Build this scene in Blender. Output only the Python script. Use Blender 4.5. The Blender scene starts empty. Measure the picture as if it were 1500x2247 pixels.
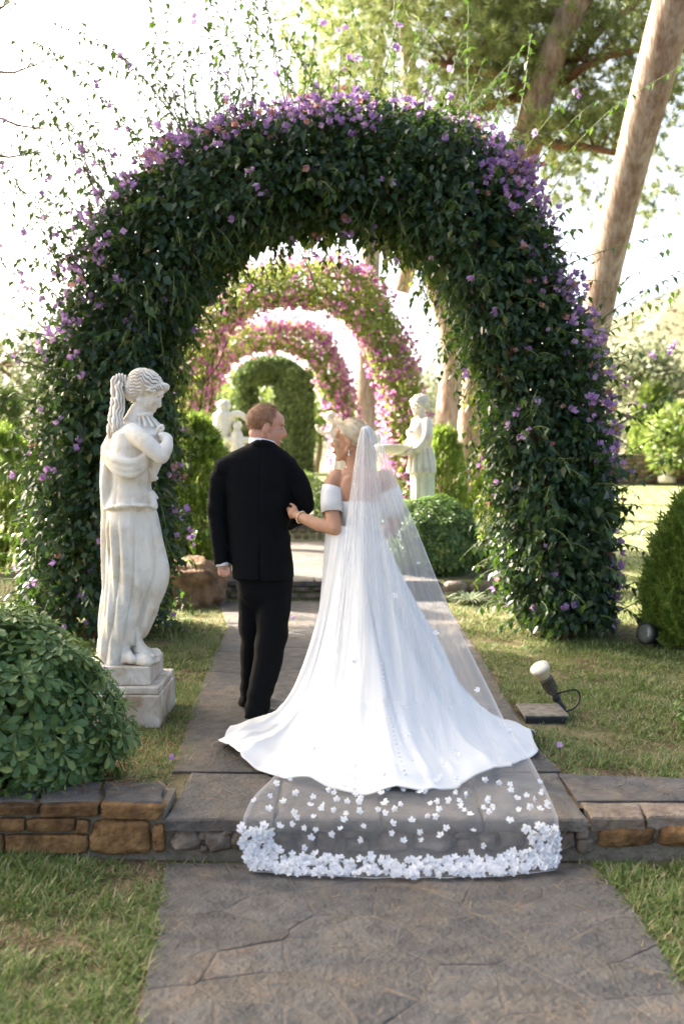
import bpy, math, random
import numpy as np
from mathutils import Vector, Matrix, noise
from mathutils.bvhtree import BVHTree

# ------------------------------------------------------------------ camera, sky, sun, exposure
scene = bpy.context.scene
COL = scene.collection
CAM_Z = 1.68
FPX = 2184.6            # focal length in photo pixels (35 mm on a 36 mm tall frame, 2247 px)
HX, HY = 750.0, 1000.0  # where the level forward axis meets the photo
cam_data = bpy.data.cameras.new("camera")
cam = bpy.data.objects.new("camera", cam_data)
COL.objects.link(cam)
cam.location = (0, 0, CAM_Z)
cam.rotation_euler = (math.radians(90), 0, 0)
cam_data.sensor_fit = 'VERTICAL'
cam_data.sensor_height = 36.0
cam_data.lens = 35.0
cam_data.shift_y = -(1123.5 - HY) / 2247.0
cam_data.clip_start = 0.05
cam_data.clip_end = 2000
cam_data.dof.use_dof = True
cam_data.dof.focus_distance = 5.5
cam_data.dof.aperture_fstop = 2.0
scene.camera = cam

SUN_DIR = Vector((-0.70, 0.48, 0.54)).normalized()   # towards the sun
world = bpy.data.worlds.new("World")
scene.world = world
world.use_nodes = True
wn = world.node_tree
for n in list(wn.nodes):
    wn.nodes.remove(n)
sky = wn.nodes.new('ShaderNodeTexSky')
sky.sky_type = 'NISHITA'
sky.sun_disc = False
sky.sun_elevation = math.asin(SUN_DIR.z)
sky.sun_rotation = math.atan2(SUN_DIR.x, SUN_DIR.y)
sky.air_density = 0.45
sky.dust_density = 6.0
sky.ozone_density = 0.1
bg = wn.nodes.new('ShaderNodeBackground')
bg.inputs['Strength'].default_value = 0.15
wo = wn.nodes.new('ShaderNodeOutputWorld')
warm_tint = wn.nodes.new('ShaderNodeMix'); warm_tint.data_type = 'RGBA'; warm_tint.blend_type = 'MULTIPLY'
warm_tint.inputs[0].default_value = 1.0; warm_tint.inputs[7].default_value = (0.985, 0.985, 0.90, 1)   # warms the light of the whole sky, in place of white balance
wn.links.new(sky.outputs[0], warm_tint.inputs[6])
wn.links.new(warm_tint.outputs[2], bg.inputs[0])
wn.links.new(bg.outputs[0], wo.inputs[0])
sun_data = bpy.data.lights.new("sun", 'SUN')
sun_data.energy = 5.0
sun_data.angle = math.radians(0.5)
sun_data.color = (1.0, 0.93, 0.82)
sun = bpy.data.objects.new("sun", sun_data)
COL.objects.link(sun)
sun.rotation_euler = (-SUN_DIR).to_track_quat('-Z', 'Y').to_euler()
sun.location = SUN_DIR * 60
vs = scene.view_settings
vs.view_transform = 'Standard'
vs.look = 'None'
vs.gamma = 1.0
vs.use_curve_mapping = False
vs.exposure = 2.55
scene.cycles.max_bounces = 8
scene.cycles.transparent_max_bounces = 24
scene.cycles.use_denoising = True

random.seed(7)
RNG = np.random.default_rng(7)

def P(x, y, d):
    """photo pixel at distance d along the viewing axis -> world point"""
    return Vector(((x - HX) / FPX * d, d, CAM_Z - (y - HY) / FPX * d))
def G(x, y, z):
    """photo pixel on a level plane at height z -> world point"""
    d = (CAM_Z - z) * FPX / (y - HY)
    return Vector(((x - HX) / FPX * d, d, z))

# ------------------------------------------------------------------ helpers
def mk(name, verts, faces, mat, parent=None, smooth=False, attrs=None):
    me = bpy.data.meshes.new(name)
    if isinstance(verts, np.ndarray) and isinstance(faces, np.ndarray):
        nv, nf, k = len(verts), len(faces), faces.shape[1]
        me.vertices.add(nv); me.loops.add(nf * k); me.polygons.add(nf)
        me.vertices.foreach_set('co', np.ascontiguousarray(verts, dtype=np.float32).ravel())
        me.loops.foreach_set('vertex_index', np.ascontiguousarray(faces, dtype=np.int32).ravel())
        me.polygons.foreach_set('loop_start', np.arange(0, nf * k, k, dtype=np.int32))
        me.polygons.foreach_set('loop_total', np.full(nf, k, dtype=np.int32))
        me.update(calc_edges=True)
    else:
        me.from_pydata([tuple(v) for v in verts], [], [tuple(f) for f in faces])
        me.update()
    if smooth:
        me.polygons.foreach_set('use_smooth', np.ones(len(me.polygons), dtype=bool))
    if attrs:
        for an, av in attrs.items():
            at = me.attributes.new(an, 'FLOAT', 'POINT')
            at.data.foreach_set('value', np.ascontiguousarray(av, dtype=np.float32))
    if mat is not None:
        me.materials.append(mat)
    o = bpy.data.objects.new(name, me)
    COL.objects.link(o)
    if parent is not None:
        adopt(o, parent)
    return o
def worldpos(o):
    p = Vector((0, 0, 0))
    while o is not None:
        p += o.location
        o = o.parent
    return p
def adopt(o, parent):
    """parent o (its mesh is in world coordinates) without moving it"""
    o.parent = parent
    pw = parent_offset(parent)
    o.matrix_parent_inverse = Matrix.Translation(-pw)
def parent_offset(p):
    # things are empties at a location; parts are meshes in world coordinates (offset 0)
    return p.location.copy() if p.type == 'EMPTY' else Vector((0, 0, 0))
def thing(name, label, cat, loc, group=None):
    o = bpy.data.objects.new(name, None)
    COL.objects.link(o)
    o.empty_display_size = 0.1
    o.location = loc
    o['label'] = label
    o['category'] = cat
    if group:
        o['group'] = group
    return o
def tag(o, label, cat, group=None):
    o['label'] = label
    o['category'] = cat
    if group:
        o['group'] = group
    return o
def place(o, parent, M):
    """an object whose mesh is local: put it in the world at M, under parent"""
    if parent is not None:
        o.parent = parent
        o.matrix_parent_inverse = Matrix.Translation(-parent_offset(parent))
    o.matrix_basis = M

class MB:
    """collects closed primitives"""
    def __init__(s):
        s.v = []; s.f = []
    def add(s, vs_, fs_):
        b = len(s.v)
        s.v.extend([tuple(p) for p in vs_])
        s.f.extend([tuple(i + b for i in f) for f in fs_])
    def loft(s, rings, cap=True):
        n = len(rings[0]); vs_ = [p for r in rings for p in r]; fs_ = []
        for i in range(len(rings) - 1):
            for j in range(n):
                k = (j + 1) % n
                fs_.append((i * n + j, i * n + k, (i + 1) * n + k, (i + 1) * n + j))
        if cap:
            fs_.append(tuple(reversed(range(n))))
            fs_.append(tuple(range((len(rings) - 1) * n, len(rings) * n)))
        s.add(vs_, fs_)
    def tube(s, pts, radii, seg=8, cap=True, round_ends=False):
        pts = [Vector(p) for p in pts]
        if not hasattr(radii, '__len__'):
            radii = [radii] * len(pts)
        if round_ends and len(pts) >= 3:
            P_, R_ = [], []; n_ = len(pts)
            for i in range(n_ - 1):
                a, b, c, d = pts[max(i - 1, 0)], pts[i], pts[i + 1], pts[min(i + 2, n_ - 1)]
                for q in (0, .25, .5, .75):
                    P_.append(((b * 2) + (c - a) * q + (a * 2 - b * 5 + c * 4 - d) * (q * q) + (b * 3 - a - c * 3 + d) * (q ** 3)) / 2)
                    R_.append(radii[i] + (radii[i + 1] - radii[i]) * (q * q * (3 - 2 * q)))
            pts = P_ + [pts[-1]]; radii = R_ + [radii[-1]]
        if round_ends:
            d0 = (pts[0] - pts[1]).normalized(); d1 = (pts[-1] - pts[-2]).normalized()
            pre = [(pts[0] + d0 * radii[0] * q, radii[0] * math.sqrt(max(0, 1 - q * q))) for q in (0.97, 0.8, 0.45)]
            post = [(pts[-1] + d1 * radii[-1] * q, radii[-1] * math.sqrt(max(0, 1 - q * q))) for q in (0.45, 0.8, 0.97)]
            pts = [p for p, r in pre] + pts + [p for p, r in post]
            radii = [r for p, r in pre] + list(radii) + [r for p, r in post]
        rings = []; up = None
        for i, p in enumerate(pts):
            t = (pts[min(i + 1, len(pts) - 1)] - pts[max(i - 1, 0)])
            t = t.normalized() if t.length > 1e-9 else Vector((0, 0, 1))
            if up is None:
                up = Vector((0, 0, 1)) if abs(t.z) < 0.9 else Vector((1, 0, 0))
            a = t.cross(up).normalized(); b = a.cross(t).normalized(); up = b
            rings.append([p + a * (radii[i] * math.cos(2 * math.pi * j / seg)) + b * (radii[i] * math.sin(2 * math.pi * j / seg)) for j in range(seg)])
        s.loft(rings, cap)
    def cap(s, a, b, ra, rb, seg=12):
        s.tube([a, (Vector(a) + Vector(b)) / 2, b], [ra, (ra + rb) / 2, rb], seg, True, True)
    def ell(s, c, r, M=None, nu=14, nv=9, ex=1.0, nz=0.0, seed=0):
        """ellipsoid / superellipsoid (ex<1 boxier) with optional noise"""
        c = Vector(c); vs_ = []; fs_ = []
        def pw(a):
            return math.copysign(abs(a) ** ex, a)
        for i in range(nv + 1):
            la = -math.pi / 2 + math.pi * i / nv
            for j in range(nu):
                lo = 2 * math.pi * j / nu
                p = Vector((pw(math.cos(la)) * pw(math.cos(lo)), pw(math.cos(la)) * pw(math.sin(lo)), pw(math.sin(la))))
                if nz:
                    q = p * 1.3 + Vector((seed * 3.7, seed * 1.9, seed * 5.3))
                    p = p * (1 + nz * noise.noise(q) + nz * 0.5 * noise.noise(q * 2.7))
                p = Vector((p.x * r[0], p.y * r[1], p.z * r[2]))
                if M is not None:
                    p = M @ p
                vs_.append(c + p)
        for i in range(nv):
            for j in range(nu):
                k = (j + 1) % nu
                if i == 0:
                    fs_.append((0 * nu + j, nu + k, nu + j)) if False else fs_.append((i * nu + j, i * nu + k, (i + 1) * nu + k, (i + 1) * nu + j))
                else:
                    fs_.append((i * nu + j, i * nu + k, (i + 1) * nu + k, (i + 1) * nu + j))
        s.add(vs_, fs_)
    def box(s, lo, hi):
        x0, y0, z0 = lo; x1, y1, z1 = hi
        s.add([(x0, y0, z0), (x1, y0, z0), (x1, y1, z0), (x0, y1, z0), (x0, y0, z1), (x1, y0, z1), (x1, y1, z1), (x0, y1, z1)],
              [(0, 3, 2, 1), (4, 5, 6, 7), (0, 1, 5, 4), (1, 2, 6, 5), (2, 3, 7, 6), (3, 0, 4, 7)])
    def build(s, name, mat, parent=None, smooth=True, attrs=None):
        return mk(name, s.v, s.f, mat, parent, smooth, attrs)
def smoothstep(a, b, x):
    t = np.clip((x - a) / (b - a), 0, 1)
    return t * t * (3 - 2 * t)
def remesh(mb, voxel, smooth_n=4, fac=0.5):
    """union of everything in mb as one continuous surface; returns numpy verts, quads, normals"""
    o = mk('tmp', mb.v, mb.f, None)
    m = o.modifiers.new('r', 'REMESH'); m.mode = 'VOXEL'; m.voxel_size = voxel
    if smooth_n:
        m2 = o.modifiers.new('s', 'SMOOTH'); m2.iterations = smooth_n; m2.factor = fac
    dg = bpy.context.evaluated_depsgraph_get(); dg.update()
    ev = o.evaluated_get(dg)
    me = bpy.data.meshes.new_from_object(ev)
    n = len(me.vertices)
    v = np.empty(n * 3, np.float32); me.vertices.foreach_get('co', v)
    nn = np.empty(n * 3, np.float32); me.vertices.foreach_get('normal', nn)
    f = np.empty(len(me.loops), np.int32); me.loops.foreach_get('vertex_index', f)
    old = o.data
    bpy.data.objects.remove(o); bpy.data.meshes.remove(old); bpy.data.meshes.remove(me)
    return v.reshape(-1, 3), f.reshape(-1, 4), nn.reshape(-1, 3)
def norm(a):
    return a / (np.linalg.norm(a, axis=-1, keepdims=True) + 1e-9)
def snoise(p, f=1.0, seed=0.0):
    """cheap smooth pseudo noise for arrays (N,3) -> about -1..1"""
    x, y, z = p[:, 0] * f + seed * 1.7, p[:, 1] * f + seed * 2.3, p[:, 2] * f + seed * 0.9
    return (np.sin(1.7 * x + 1.3 * np.sin(1.1 * y + z)) + np.sin(1.9 * y + 1.2 * np.sin(1.3 * z + x)) + np.sin(2.1 * z + 1.4 * np.sin(0.9 * x + y))
            + 0.6 * np.sin(3.7 * x + 2.9 * y) + 0.6 * np.sin(4.1 * z - 3.3 * y + 1.0)) / 3.6
def scatter(pos, dirs, nrm, size, tv, tf, width=None):
    """copies of a small template (y = along dirs, z = nrm) as one vertex/face array"""
    y = norm(dirs); x = norm(np.cross(y, nrm)); z = np.cross(x, y)
    tv = np.asarray(tv, np.float32); tf = np.asarray(tf, np.int32)
    s = np.asarray(size).reshape(-1, 1, 1)
    w = s if width is None else np.asarray(width).reshape(-1, 1, 1)
    V = pos[:, None, :] + w * tv[None, :, 0:1] * x[:, None, :] + s * tv[None, :, 1:2] * y[:, None, :] + s * tv[None, :, 2:3] * z[:, None, :]
    F = tf[None, :, :] + (np.arange(len(pos)) * len(tv))[:, None, None]
    return V.reshape(-1, 3), F.reshape(-1, tf.shape[1])
def join(*vf):
    vs_, fs_, b = [], [], 0
    for v, f in vf:
        vs_.append(v); fs_.append(f + b); b += len(v)
    return np.concatenate(vs_), np.concatenate(fs_)
def frame_matrix(p, y, z):
    y = Vector(y).normalized(); x = y.cross(Vector(z)).normalized(); z = x.cross(y)
    M = Matrix((x, y, z)).transposed().to_4x4()
    M.translation = p
    return M
def rand_dirs(n):
    return norm(RNG.normal(size=(n, 3)))
# templates
LEAF_V = [(0, 0, 0), (-.27, .36, .05), (.27, .36, .05), (0, .42, -.03), (0, 1, -.16)]
LEAF_F = [(0, 2, 3), (0, 3, 1), (1, 3, 4), (3, 2, 4)]
BLADE_V = [(-.5, 0, 0), (.5, 0, 0), (.35, .55, .12), (-.35, .55, .12), (0, 1, .38)]
BLADE_F = [(0, 1, 2), (0, 2, 3), (3, 2, 4)]
DIAMOND_V = [(0, 0, 0), (.5, .5, .06), (0, 1, 0), (-.5, .5, .06)]
DIAMOND_F = [(0, 1, 2), (0, 2, 3)]
# a papery three-bract flower
BRACT_V = []; BRACT_F = []
for _k in range(3):
    _a = _k * 2.094
    _ca, _sa = math.cos(_a), math.sin(_a)
    _b = len(BRACT_V)
    for (u, v, w) in [(0, 0, 0), (.42, .45, .30), (-.42, .45, .30), (0, 1.0, .42)]:
        # petal leaves the centre along y(axis) and opens outwards
        BRACT_V.append((u * _ca - w * _sa * 1.1, v, u * _sa + w * _ca * 1.1))
    BRACT_F += [(_b, _b + 1, _b + 3), (_b, _b + 3, _b + 2)]

# ------------------------------------------------------------------ materials
def nodes_of(m):
    m.use_nodes = True
    nt = m.node_tree
    for n in list(nt.nodes):
        nt.nodes.remove(n)
    return nt
def ramp(nt, stops):
    r = nt.nodes.new('ShaderNodeValToRGB')
    els = r.color_ramp.elements
    while len(els) < len(stops):
        els.new(0.5)
    for e, (p, c) in zip(els, stops):
        e.position = p
        e.color = (*c, 1)
    return r
def surface(name, stops, scale=6.0, rough=0.8, detail=8.0, bump=0.0, bump_scale=30.0, stops2=None, scale2=1.0, fac2=0.5, spec=0.3,
            distort=0.0, stretch=(1, 1, 1), per_object=0.0, sheen=0.0, island=0.0):
    m = bpy.data.materials.new(name); nt = nodes_of(m); L = nt.links
    tc = nt.nodes.new('ShaderNodeTexCoord')
    mp = nt.nodes.new('ShaderNodeMapping'); mp.inputs['Scale'].default_value = stretch
    L.new(tc.outputs['Object'], mp.inputs[0])
    n1 = nt.nodes.new('ShaderNodeTexNoise'); n1.inputs['Scale'].default_value = scale; n1.inputs['Detail'].default_value = detail
    n1.inputs['Roughness'].default_value = 0.62; n1.inputs['Distortion'].default_value = distort
    L.new(mp.outputs[0], n1.inputs['Vector'])
    r1 = ramp(nt, stops); L.new(n1.outputs[0], r1.inputs[0])
    col = r1.outputs[0]
    if stops2:
        n2 = nt.nodes.new('ShaderNodeTexNoise'); n2.inputs['Scale'].default_value = scale2; n2.inputs['Detail'].default_value = 5
        L.new(mp.outputs[0], n2.inputs['Vector'])
        r2 = ramp(nt, stops2); L.new(n2.outputs[0], r2.inputs[0])
        mx = nt.nodes.new('ShaderNodeMix'); mx.data_type = 'RGBA'; mx.blend_type = 'MULTIPLY'
        mx.inputs[0].default_value = fac2
        L.new(col, mx.inputs[6]); L.new(r2.outputs[0], mx.inputs[7])
        col = mx.outputs[2]
    if per_object or island:
        hs = nt.nodes.new('ShaderNodeHueSaturation')
        mr = nt.nodes.new('ShaderNodeMapRange')
        amt = per_object or island
        mr.inputs[3].default_value = 1 - amt; mr.inputs[4].default_value = 1 + amt
        if per_object:
            oi = nt.nodes.new('ShaderNodeObjectInfo'); L.new(oi.outputs['Random'], mr.inputs[0])
        else:
            gi = nt.nodes.new('ShaderNodeNewGeometry'); L.new(gi.outputs['Random Per Island'], mr.inputs[0])
        L.new(mr.outputs[0], hs.inputs['Value']); L.new(col, hs.inputs['Color'])
        col = hs.outputs[0]
    b = nt.nodes.new('ShaderNodeBsdfPrincipled')
    b.inputs['Roughness'].default_value = rough
    b.inputs['Specular IOR Level'].default_value = spec
    if sheen:
        b.inputs['Sheen Weight'].default_value = sheen
    L.new(col, b.inputs['Base Color'])
    if bump:
        nb = nt.nodes.new('ShaderNodeTexNoise'); nb.inputs['Scale'].default_value = bump_scale; nb.inputs['Detail'].default_value = 6
        L.new(mp.outputs[0], nb.inputs['Vector'])
        bp = nt.nodes.new('ShaderNodeBump'); bp.inputs['Strength'].default_value = bump; bp.inputs['Distance'].default_value = 0.02
        L.new(nb.outputs[0], bp.inputs['Height']); L.new(bp.outputs[0], b.inputs['Normal'])
    o = nt.nodes.new('ShaderNodeOutputMaterial'); L.new(b.outputs[0], o.inputs[0])
    return m
def leafmat(name, stops, rough=0.4, trans=0.35, tcol=None, spec=0.4):
    """foliage: colour varies leaf by leaf, light passes through"""
    m = bpy.data.materials.new(name); nt = nodes_of(m); L = nt.links
    g = nt.nodes.new('ShaderNodeNewGeometry'); oi = nt.nodes.new('ShaderNodeObjectInfo')
    ad = nt.nodes.new('ShaderNodeMath'); ad.operation = 'ADD'
    fr = nt.nodes.new('ShaderNodeMath'); fr.operation = 'FRACT'
    L.new(g.outputs['Random Per Island'], ad.inputs[0]); L.new(oi.outputs['Random'], ad.inputs[1]); L.new(ad.outputs[0], fr.inputs[0])
    r = ramp(nt, stops); L.new(fr.outputs[0], r.inputs[0])
    b = nt.nodes.new('ShaderNodeBsdfPrincipled'); b.inputs['Roughness'].default_value = rough
    b.inputs['Specular IOR Level'].default_value = spec
    L.new(r.outputs[0], b.inputs['Base Color'])
    t = nt.nodes.new('ShaderNodeBsdfTranslucent')
    if tcol:
        mx = nt.nodes.new('ShaderNodeMix'); mx.data_type = 'RGBA'; mx.inputs[0].default_value = 0.6
        mx.inputs[7].default_value = (*tcol, 1); L.new(r.outputs[0], mx.inputs[6]); L.new(mx.outputs[2], t.inputs[0])
    else:
        L.new(r.outputs[0], t.inputs[0])
    ms = nt.nodes.new('ShaderNodeMixShader'); ms.inputs[0].default_value = trans
    L.new(b.outputs[0], ms.inputs[1]); L.new(t.outputs[0], ms.inputs[2])
    o = nt.nodes.new('ShaderNodeOutputMaterial'); L.new(ms.outputs[0], o.inputs[0])
    return m
def plain(name, col, rough=0.6, spec=0.3, metal=0.0):
    m = bpy.data.materials.new(name); nt = nodes_of(m)
    b = nt.nodes.new('ShaderNodeBsdfPrincipled')
    n = nt.nodes.new('ShaderNodeTexNoise'); n.inputs['Scale'].default_value = 40; n.inputs['Detail'].default_value = 4
    tc = nt.nodes.new('ShaderNodeTexCoord'); nt.links.new(tc.outputs['Object'], n.inputs['Vector'])
    r = ramp(nt, [(0.3, tuple(c * 0.86 for c in col)), (0.7, tuple(min(1, c * 1.1) for c in col))])
    nt.links.new(n.outputs[0], r.inputs[0]); nt.links.new(r.outputs[0], b.inputs['Base Color'])
    b.inputs['Roughness'].default_value = rough; b.inputs['Specular IOR Level'].default_value = spec; b.inputs['Metallic'].default_value = metal
    o = nt.nodes.new('ShaderNodeOutputMaterial'); nt.links.new(b.outputs[0], o.inputs[0])
    return m
M = {}
M['flag'] = surface('slate flagstone', [(0.25, (.064, .062, .061)), (0.42, (.098, .093, .088)), (0.56, (.130, .114, .097)), (0.66, (.155, .122, .092)), (0.8, (.17, .155, .138))], 3.0, 0.72, 10,
                    0.8, 40, [(0.3, (.50, .49, .48)), (0.5, (.9, .89, .88)), (0.66, (1.15, 1.12, 1.08))], 12, 0.75, per_object=0.14, distort=0.9, spec=0.3)
M['flag_joint'] = surface('path mortar', [(0.3, (.10, .084, .068)), (0.7, (.18, .15, .12))], 9, 0.95, 8, 0.7, 60)
M['sandstone'] = surface('ochre sandstone', [(0.25, (.06, .032, .016)), (0.5, (.19, .10, .038)), (0.75, (.30, .18, .075))], 8, 0.88, 10, 1.0, 34,
                         [(0.3, (.5, .45, .4)), (0.6, (1, 1, 1))], 16, 0.6, per_object=0.3)
M['rubble'] = surface('rubble stone', [(0.25, (.10, .075, .055)), (0.5, (.20, .155, .115)), (0.75, (.30, .25, .20))], 9, 0.88, 10, 0.9, 30,
                      [(0.3, (.5, .45, .4)), (0.6, (1, 1, 1))], 20, 0.6, per_object=0.25)
M['mortar'] = surface('wall mortar', [(0.3, (.15, .125, .09)), (0.7, (.27, .225, .165))], 14, 0.95, 8, 0.8, 60)
M['boulder'] = surface('orange boulder', [(0.25, (.13, .075, .045)), (0.5, (.28, .165, .095)), (0.75, (.38, .25, .15))], 6, 0.9, 10, 1.0, 26,
                       [(0.35, (.35, .32, .3)), (0.6, (1, 1, 1))], 9, 0.75)
M['soil'] = surface('garden soil', [(0.3, (.07, .045, .03)), (0.5, (.13, .085, .055)), (0.7, (.21, .15, .095))], 7, 0.95, 10, 0.9, 45,
                    [(0.35, (.5, .5, .45)), (0.65, (1, 1, 1))], 2.5, 0.5)
M['lawn'] = surface('lawn ground', [(0.3, (.075, .085, .025)), (0.5, (.14, .15, .045)), (0.7, (.22, .20, .07))], 3.5, 0.95, 10, 0.9, 60,
                    [(0.35, (.55, .6, .5)), (0.65, (1, 1, 1))], 0.6, 0.5)
M['grass'] = leafmat('grass blades', [(0.0, (.085, .15, .03)), (0.4, (.14, .21, .045)), (0.7, (.21, .255, .07)), (0.85, (.33, .30, .14)), (1.0, (.42, .35, .21))], 0.55, 0.35)
M['dry'] = leafmat('dry needles', [(0.0, (.20, .085, .035)), (0.5, (.32, .165, .075)), (1.0, (.46, .33, .20))], 0.8, 0.1)
M['bleaf'] = leafmat('bougainvillea leaf', [(0.0, (.015, .038, .018)), (0.4, (.027, .062, .028)), (0.8, (.046, .090, .036)), (0.95, (.08, .125, .04)), (1.0, (.14, .13, .04))], 0.33, 0.30, (.14, .26, .02))
M['bleaf_sunlit'] = leafmat('bougainvillea leaf sunlit', [(0.0, (.08, .14, .035)), (0.4, (.15, .22, .05)), (0.7, (.24, .28, .08)), (1.0, (.34, .33, .13))], 0.45, 0.45, (.42, .50, .08))  # lit copy of the creeper leaf: sunlight put into a paler colour
M['violet'] = leafmat('violet bract', [(0.0, (.32, .17, .42)), (0.4, (.45, .28, .57)), (0.7, (.54, .33, .58)), (1.0, (.64, .46, .68))], 0.55, 0.45)
M['violet_salmon'] = leafmat('faded salmon bract', [(0.0, (.50, .20, .24)), (0.5, (.55, .30, .22)), (1.0, (.60, .36, .30))], 0.6, 0.4)
M['pink'] = leafmat('pink bract', [(0.0, (.36, .08, .34)), (0.3, (.52, .19, .44)), (0.55, (.62, .32, .46)), (0.8, (.68, .46, .38)), (1.0, (.74, .58, .50))], 0.55, 0.5)
M['twig'] = surface('brown twig', [(0.3, (.07, .04, .025)), (0.7, (.17, .10, .06))], 20, 0.85, 6, 0.5, 60)
M['greentwig'] = surface('green shoot', [(0.3, (.10, .14, .05)), (0.7, (.18, .20, .08))], 20, 0.7, 4)
M['frame'] = plain('dark iron', (.03, .032, .03), 0.55, 0.4)
M['bark'] = surface('pine bark', [(0.25, (.16, .095, .065)), (0.45, (.30, .215, .16)), (0.6, (.40, .32, .26)), (0.8, (.47, .41, .35))], 3.0, 0.9, 10, 1.0, 14,
                    [(0.36, (.42, .34, .30)), (0.56, (1, 1, 1))], 13, 0.6, stretch=(1.6, 1.6, 0.32))
M['branch'] = surface('red pine branch', [(0.3, (.10, .050, .028)), (0.7, (.24, .125, .075))], 5, 0.9, 8, 0.8, 18, stretch=(1, 1, 1))
M['needle'] = leafmat('pine needles', [(0.0, (.11, .16, .04)), (0.4, (.20, .255, .07)), (0.75, (.31, .34, .12)), (1.0, (.44, .43, .20))], 0.6, 0.45)
M['thuja'] = leafmat('thuja sprays', [(0.0, (.11, .18, .03)), (0.5, (.19, .28, .045)), (1.0, (.32, .40, .075))], 0.6, 0.5)
M['hedge'] = leafmat('clipped hedge', [(0.0, (.07, .105, .035)), (0.5, (.11, .16, .05)), (1.0, (.18, .23, .08))], 0.6, 0.3)
M['pitto'] = leafmat('glossy shrub leaf', [(0.0, (.055, .115, .036)), (0.45, (.10, .175, .055)), (0.8, (.16, .235, .07)), (1.0, (.29, .34, .10))], 0.34, 0.3, (.20, .34, .05))
M['olive'] = leafmat('olive leaf', [(0.0, (.10, .125, .06)), (0.5, (.17, .19, .10)), (1.0, (.28, .29, .18))], 0.6, 0.35)
M['lime'] = leafmat('bright garden leaf', [(0.0, (.09, .15, .03)), (0.5, (.18, .25, .05)), (1.0, (.30, .34, .10))], 0.5, 0.4)
M['spider'] = leafmat('striped strap leaf', [(0.0, (.10, .15, .07)), (0.5, (.22, .26, .15)), (1.0, (.42, .43, .30))], 0.5, 0.3)
M['box_leaf'] = leafmat('small hedge leaf', [(0.0, (.09, .16, .04)), (0.5, (.16, .24, .06)), (1.0, (.27, .33, .10))], 0.45, 0.3)
# ------------------------------------------------------------------ the setting: ground, paths, steps
Z1, Z2, Z3, Z4 = 0.18, 0.37, 0.62, 0.82
def terrain(x, y):
    zs = np.where(y < 10.42, Z1 - .015, np.where(y < 15.52, Z2 - .012, np.where(y < 21.62, Z3 - .012, Z4 - .012)))
    zr = Z1 - .015 + 0.62 * smoothstep(8, 46, y)
    w = np.maximum(smoothstep(1.75, 2.3, x), smoothstep(-3.8, -5.2, x)) * (y > 10.4)
    z = zs * (1 - w) + zr * w
    far = smoothstep(34, 60, y)
    return z * (1 - far) + 0.85 * far
def struct(o):
    o['kind'] = 'structure'
    return o
def ground_material():
    m = bpy.data.materials.new('ground'); nt = nodes_of(m); L = nt.links
    tc = nt.nodes.new('ShaderNodeTexCoord')
    def nz(s, d=8):
        n = nt.nodes.new('ShaderNodeTexNoise'); n.inputs['Scale'].default_value = s; n.inputs['Detail'].default_value = d
        L.new(tc.outputs['Object'], n.inputs['Vector']); return n
    soil = ramp(nt, [(0.3, (.075, .047, .03)), (0.5, (.135, .09, .056)), (0.72, (.23, .165, .105))]); L.new(nz(8, 10).outputs[0], soil.inputs[0])
    turf = ramp(nt, [(0.3, (.15, .17, .06)), (0.5, (.24, .25, .11)), (0.7, (.33, .32, .17))]); L.new(nz(2.2, 10).outputs[0], turf.inputs[0])
    sp = nt.nodes.new('ShaderNodeSeparateXYZ'); L.new(tc.outputs['Object'], sp.inputs[0])
    mr = nt.nodes.new('ShaderNodeMapRange'); mr.inputs[1].default_value = 7.0; mr.inputs[2].default_value = 13.0
    L.new(sp.outputs['Y'], mr.inputs[0])
    nn = nz(1.6, 6)
    th = nt.nodes.new('ShaderNodeMapRange'); th.inputs[1].default_value = 0.42; th.inputs[2].default_value = 0.62
    L.new(nn.outputs[0], th.inputs[0])
    mxf = nt.nodes.new('ShaderNodeMath'); mxf.operation = 'MAXIMUM'
    sc = nt.nodes.new('ShaderNodeMath'); sc.operation = 'MULTIPLY'; sc.inputs[1].default_value = 0.55
    L.new(th.outputs[0], sc.inputs[0]); L.new(sc.outputs[0], mxf.inputs[0]); L.new(mr.outputs[0], mxf.inputs[1])
    mx = nt.nodes.new('ShaderNodeMix'); mx.data_type = 'RGBA'
    L.new(mxf.outputs[0], mx.inputs[0]); L.new(soil.outputs[0], mx.inputs[6]); L.new(turf.outputs[0], mx.inputs[7])
    b = nt.nodes.new('ShaderNodeBsdfPrincipled'); b.inputs['Roughness'].default_value = 0.95; b.inputs['Specular IOR Level'].default_value = 0.1
    L.new(mx.outputs[2], b.inputs['Base Color'])
    bp = nt.nodes.new('ShaderNodeBump'); bp.inputs['Strength'].default_value = 0.9; bp.inputs['Distance'].default_value = 0.03
    L.new(nz(50, 6).outputs[0], bp.inputs['Height']); L.new(bp.outputs[0], b.inputs['Normal'])
    o = nt.nodes.new('ShaderNodeOutputMaterial'); L.new(b.outputs[0], o.inputs[0])
    return m
M['ground'] = ground_material()
def grid_sheet(name, xs, ys, zf, mat):
    X, Y = np.meshgrid(xs, ys)
    V = np.stack([X.ravel(), Y.ravel(), zf(X.ravel(), Y.ravel())], 1)
    nx, ny = len(xs), len(ys)
    i = np.arange(ny - 1)[:, None] * nx + np.arange(nx - 1)[None, :]
    F = np.stack([i, i + 1, i + 1 + nx, i + nx], -1).reshape(-1, 4)
    return struct(mk(name, V, F, mat, None, True))
_xs = np.concatenate([[-900, -300, -100, -40, -20, -12], np.arange(-8, 12.1, 0.25), [14, 18, 25, 40, 60, 120, 300, 900]])
_ys = np.concatenate([[4.28], np.arange(4.5, 10.3, 0.25), [10.40, 10.44], np.arange(10.7, 15.4, 0.4), [15.50, 15.54], np.arange(16, 21.5, .5), [21.6, 21.64], np.arange(22, 60, 1.5), [70, 90, 130, 200, 400, 1500]])
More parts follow.
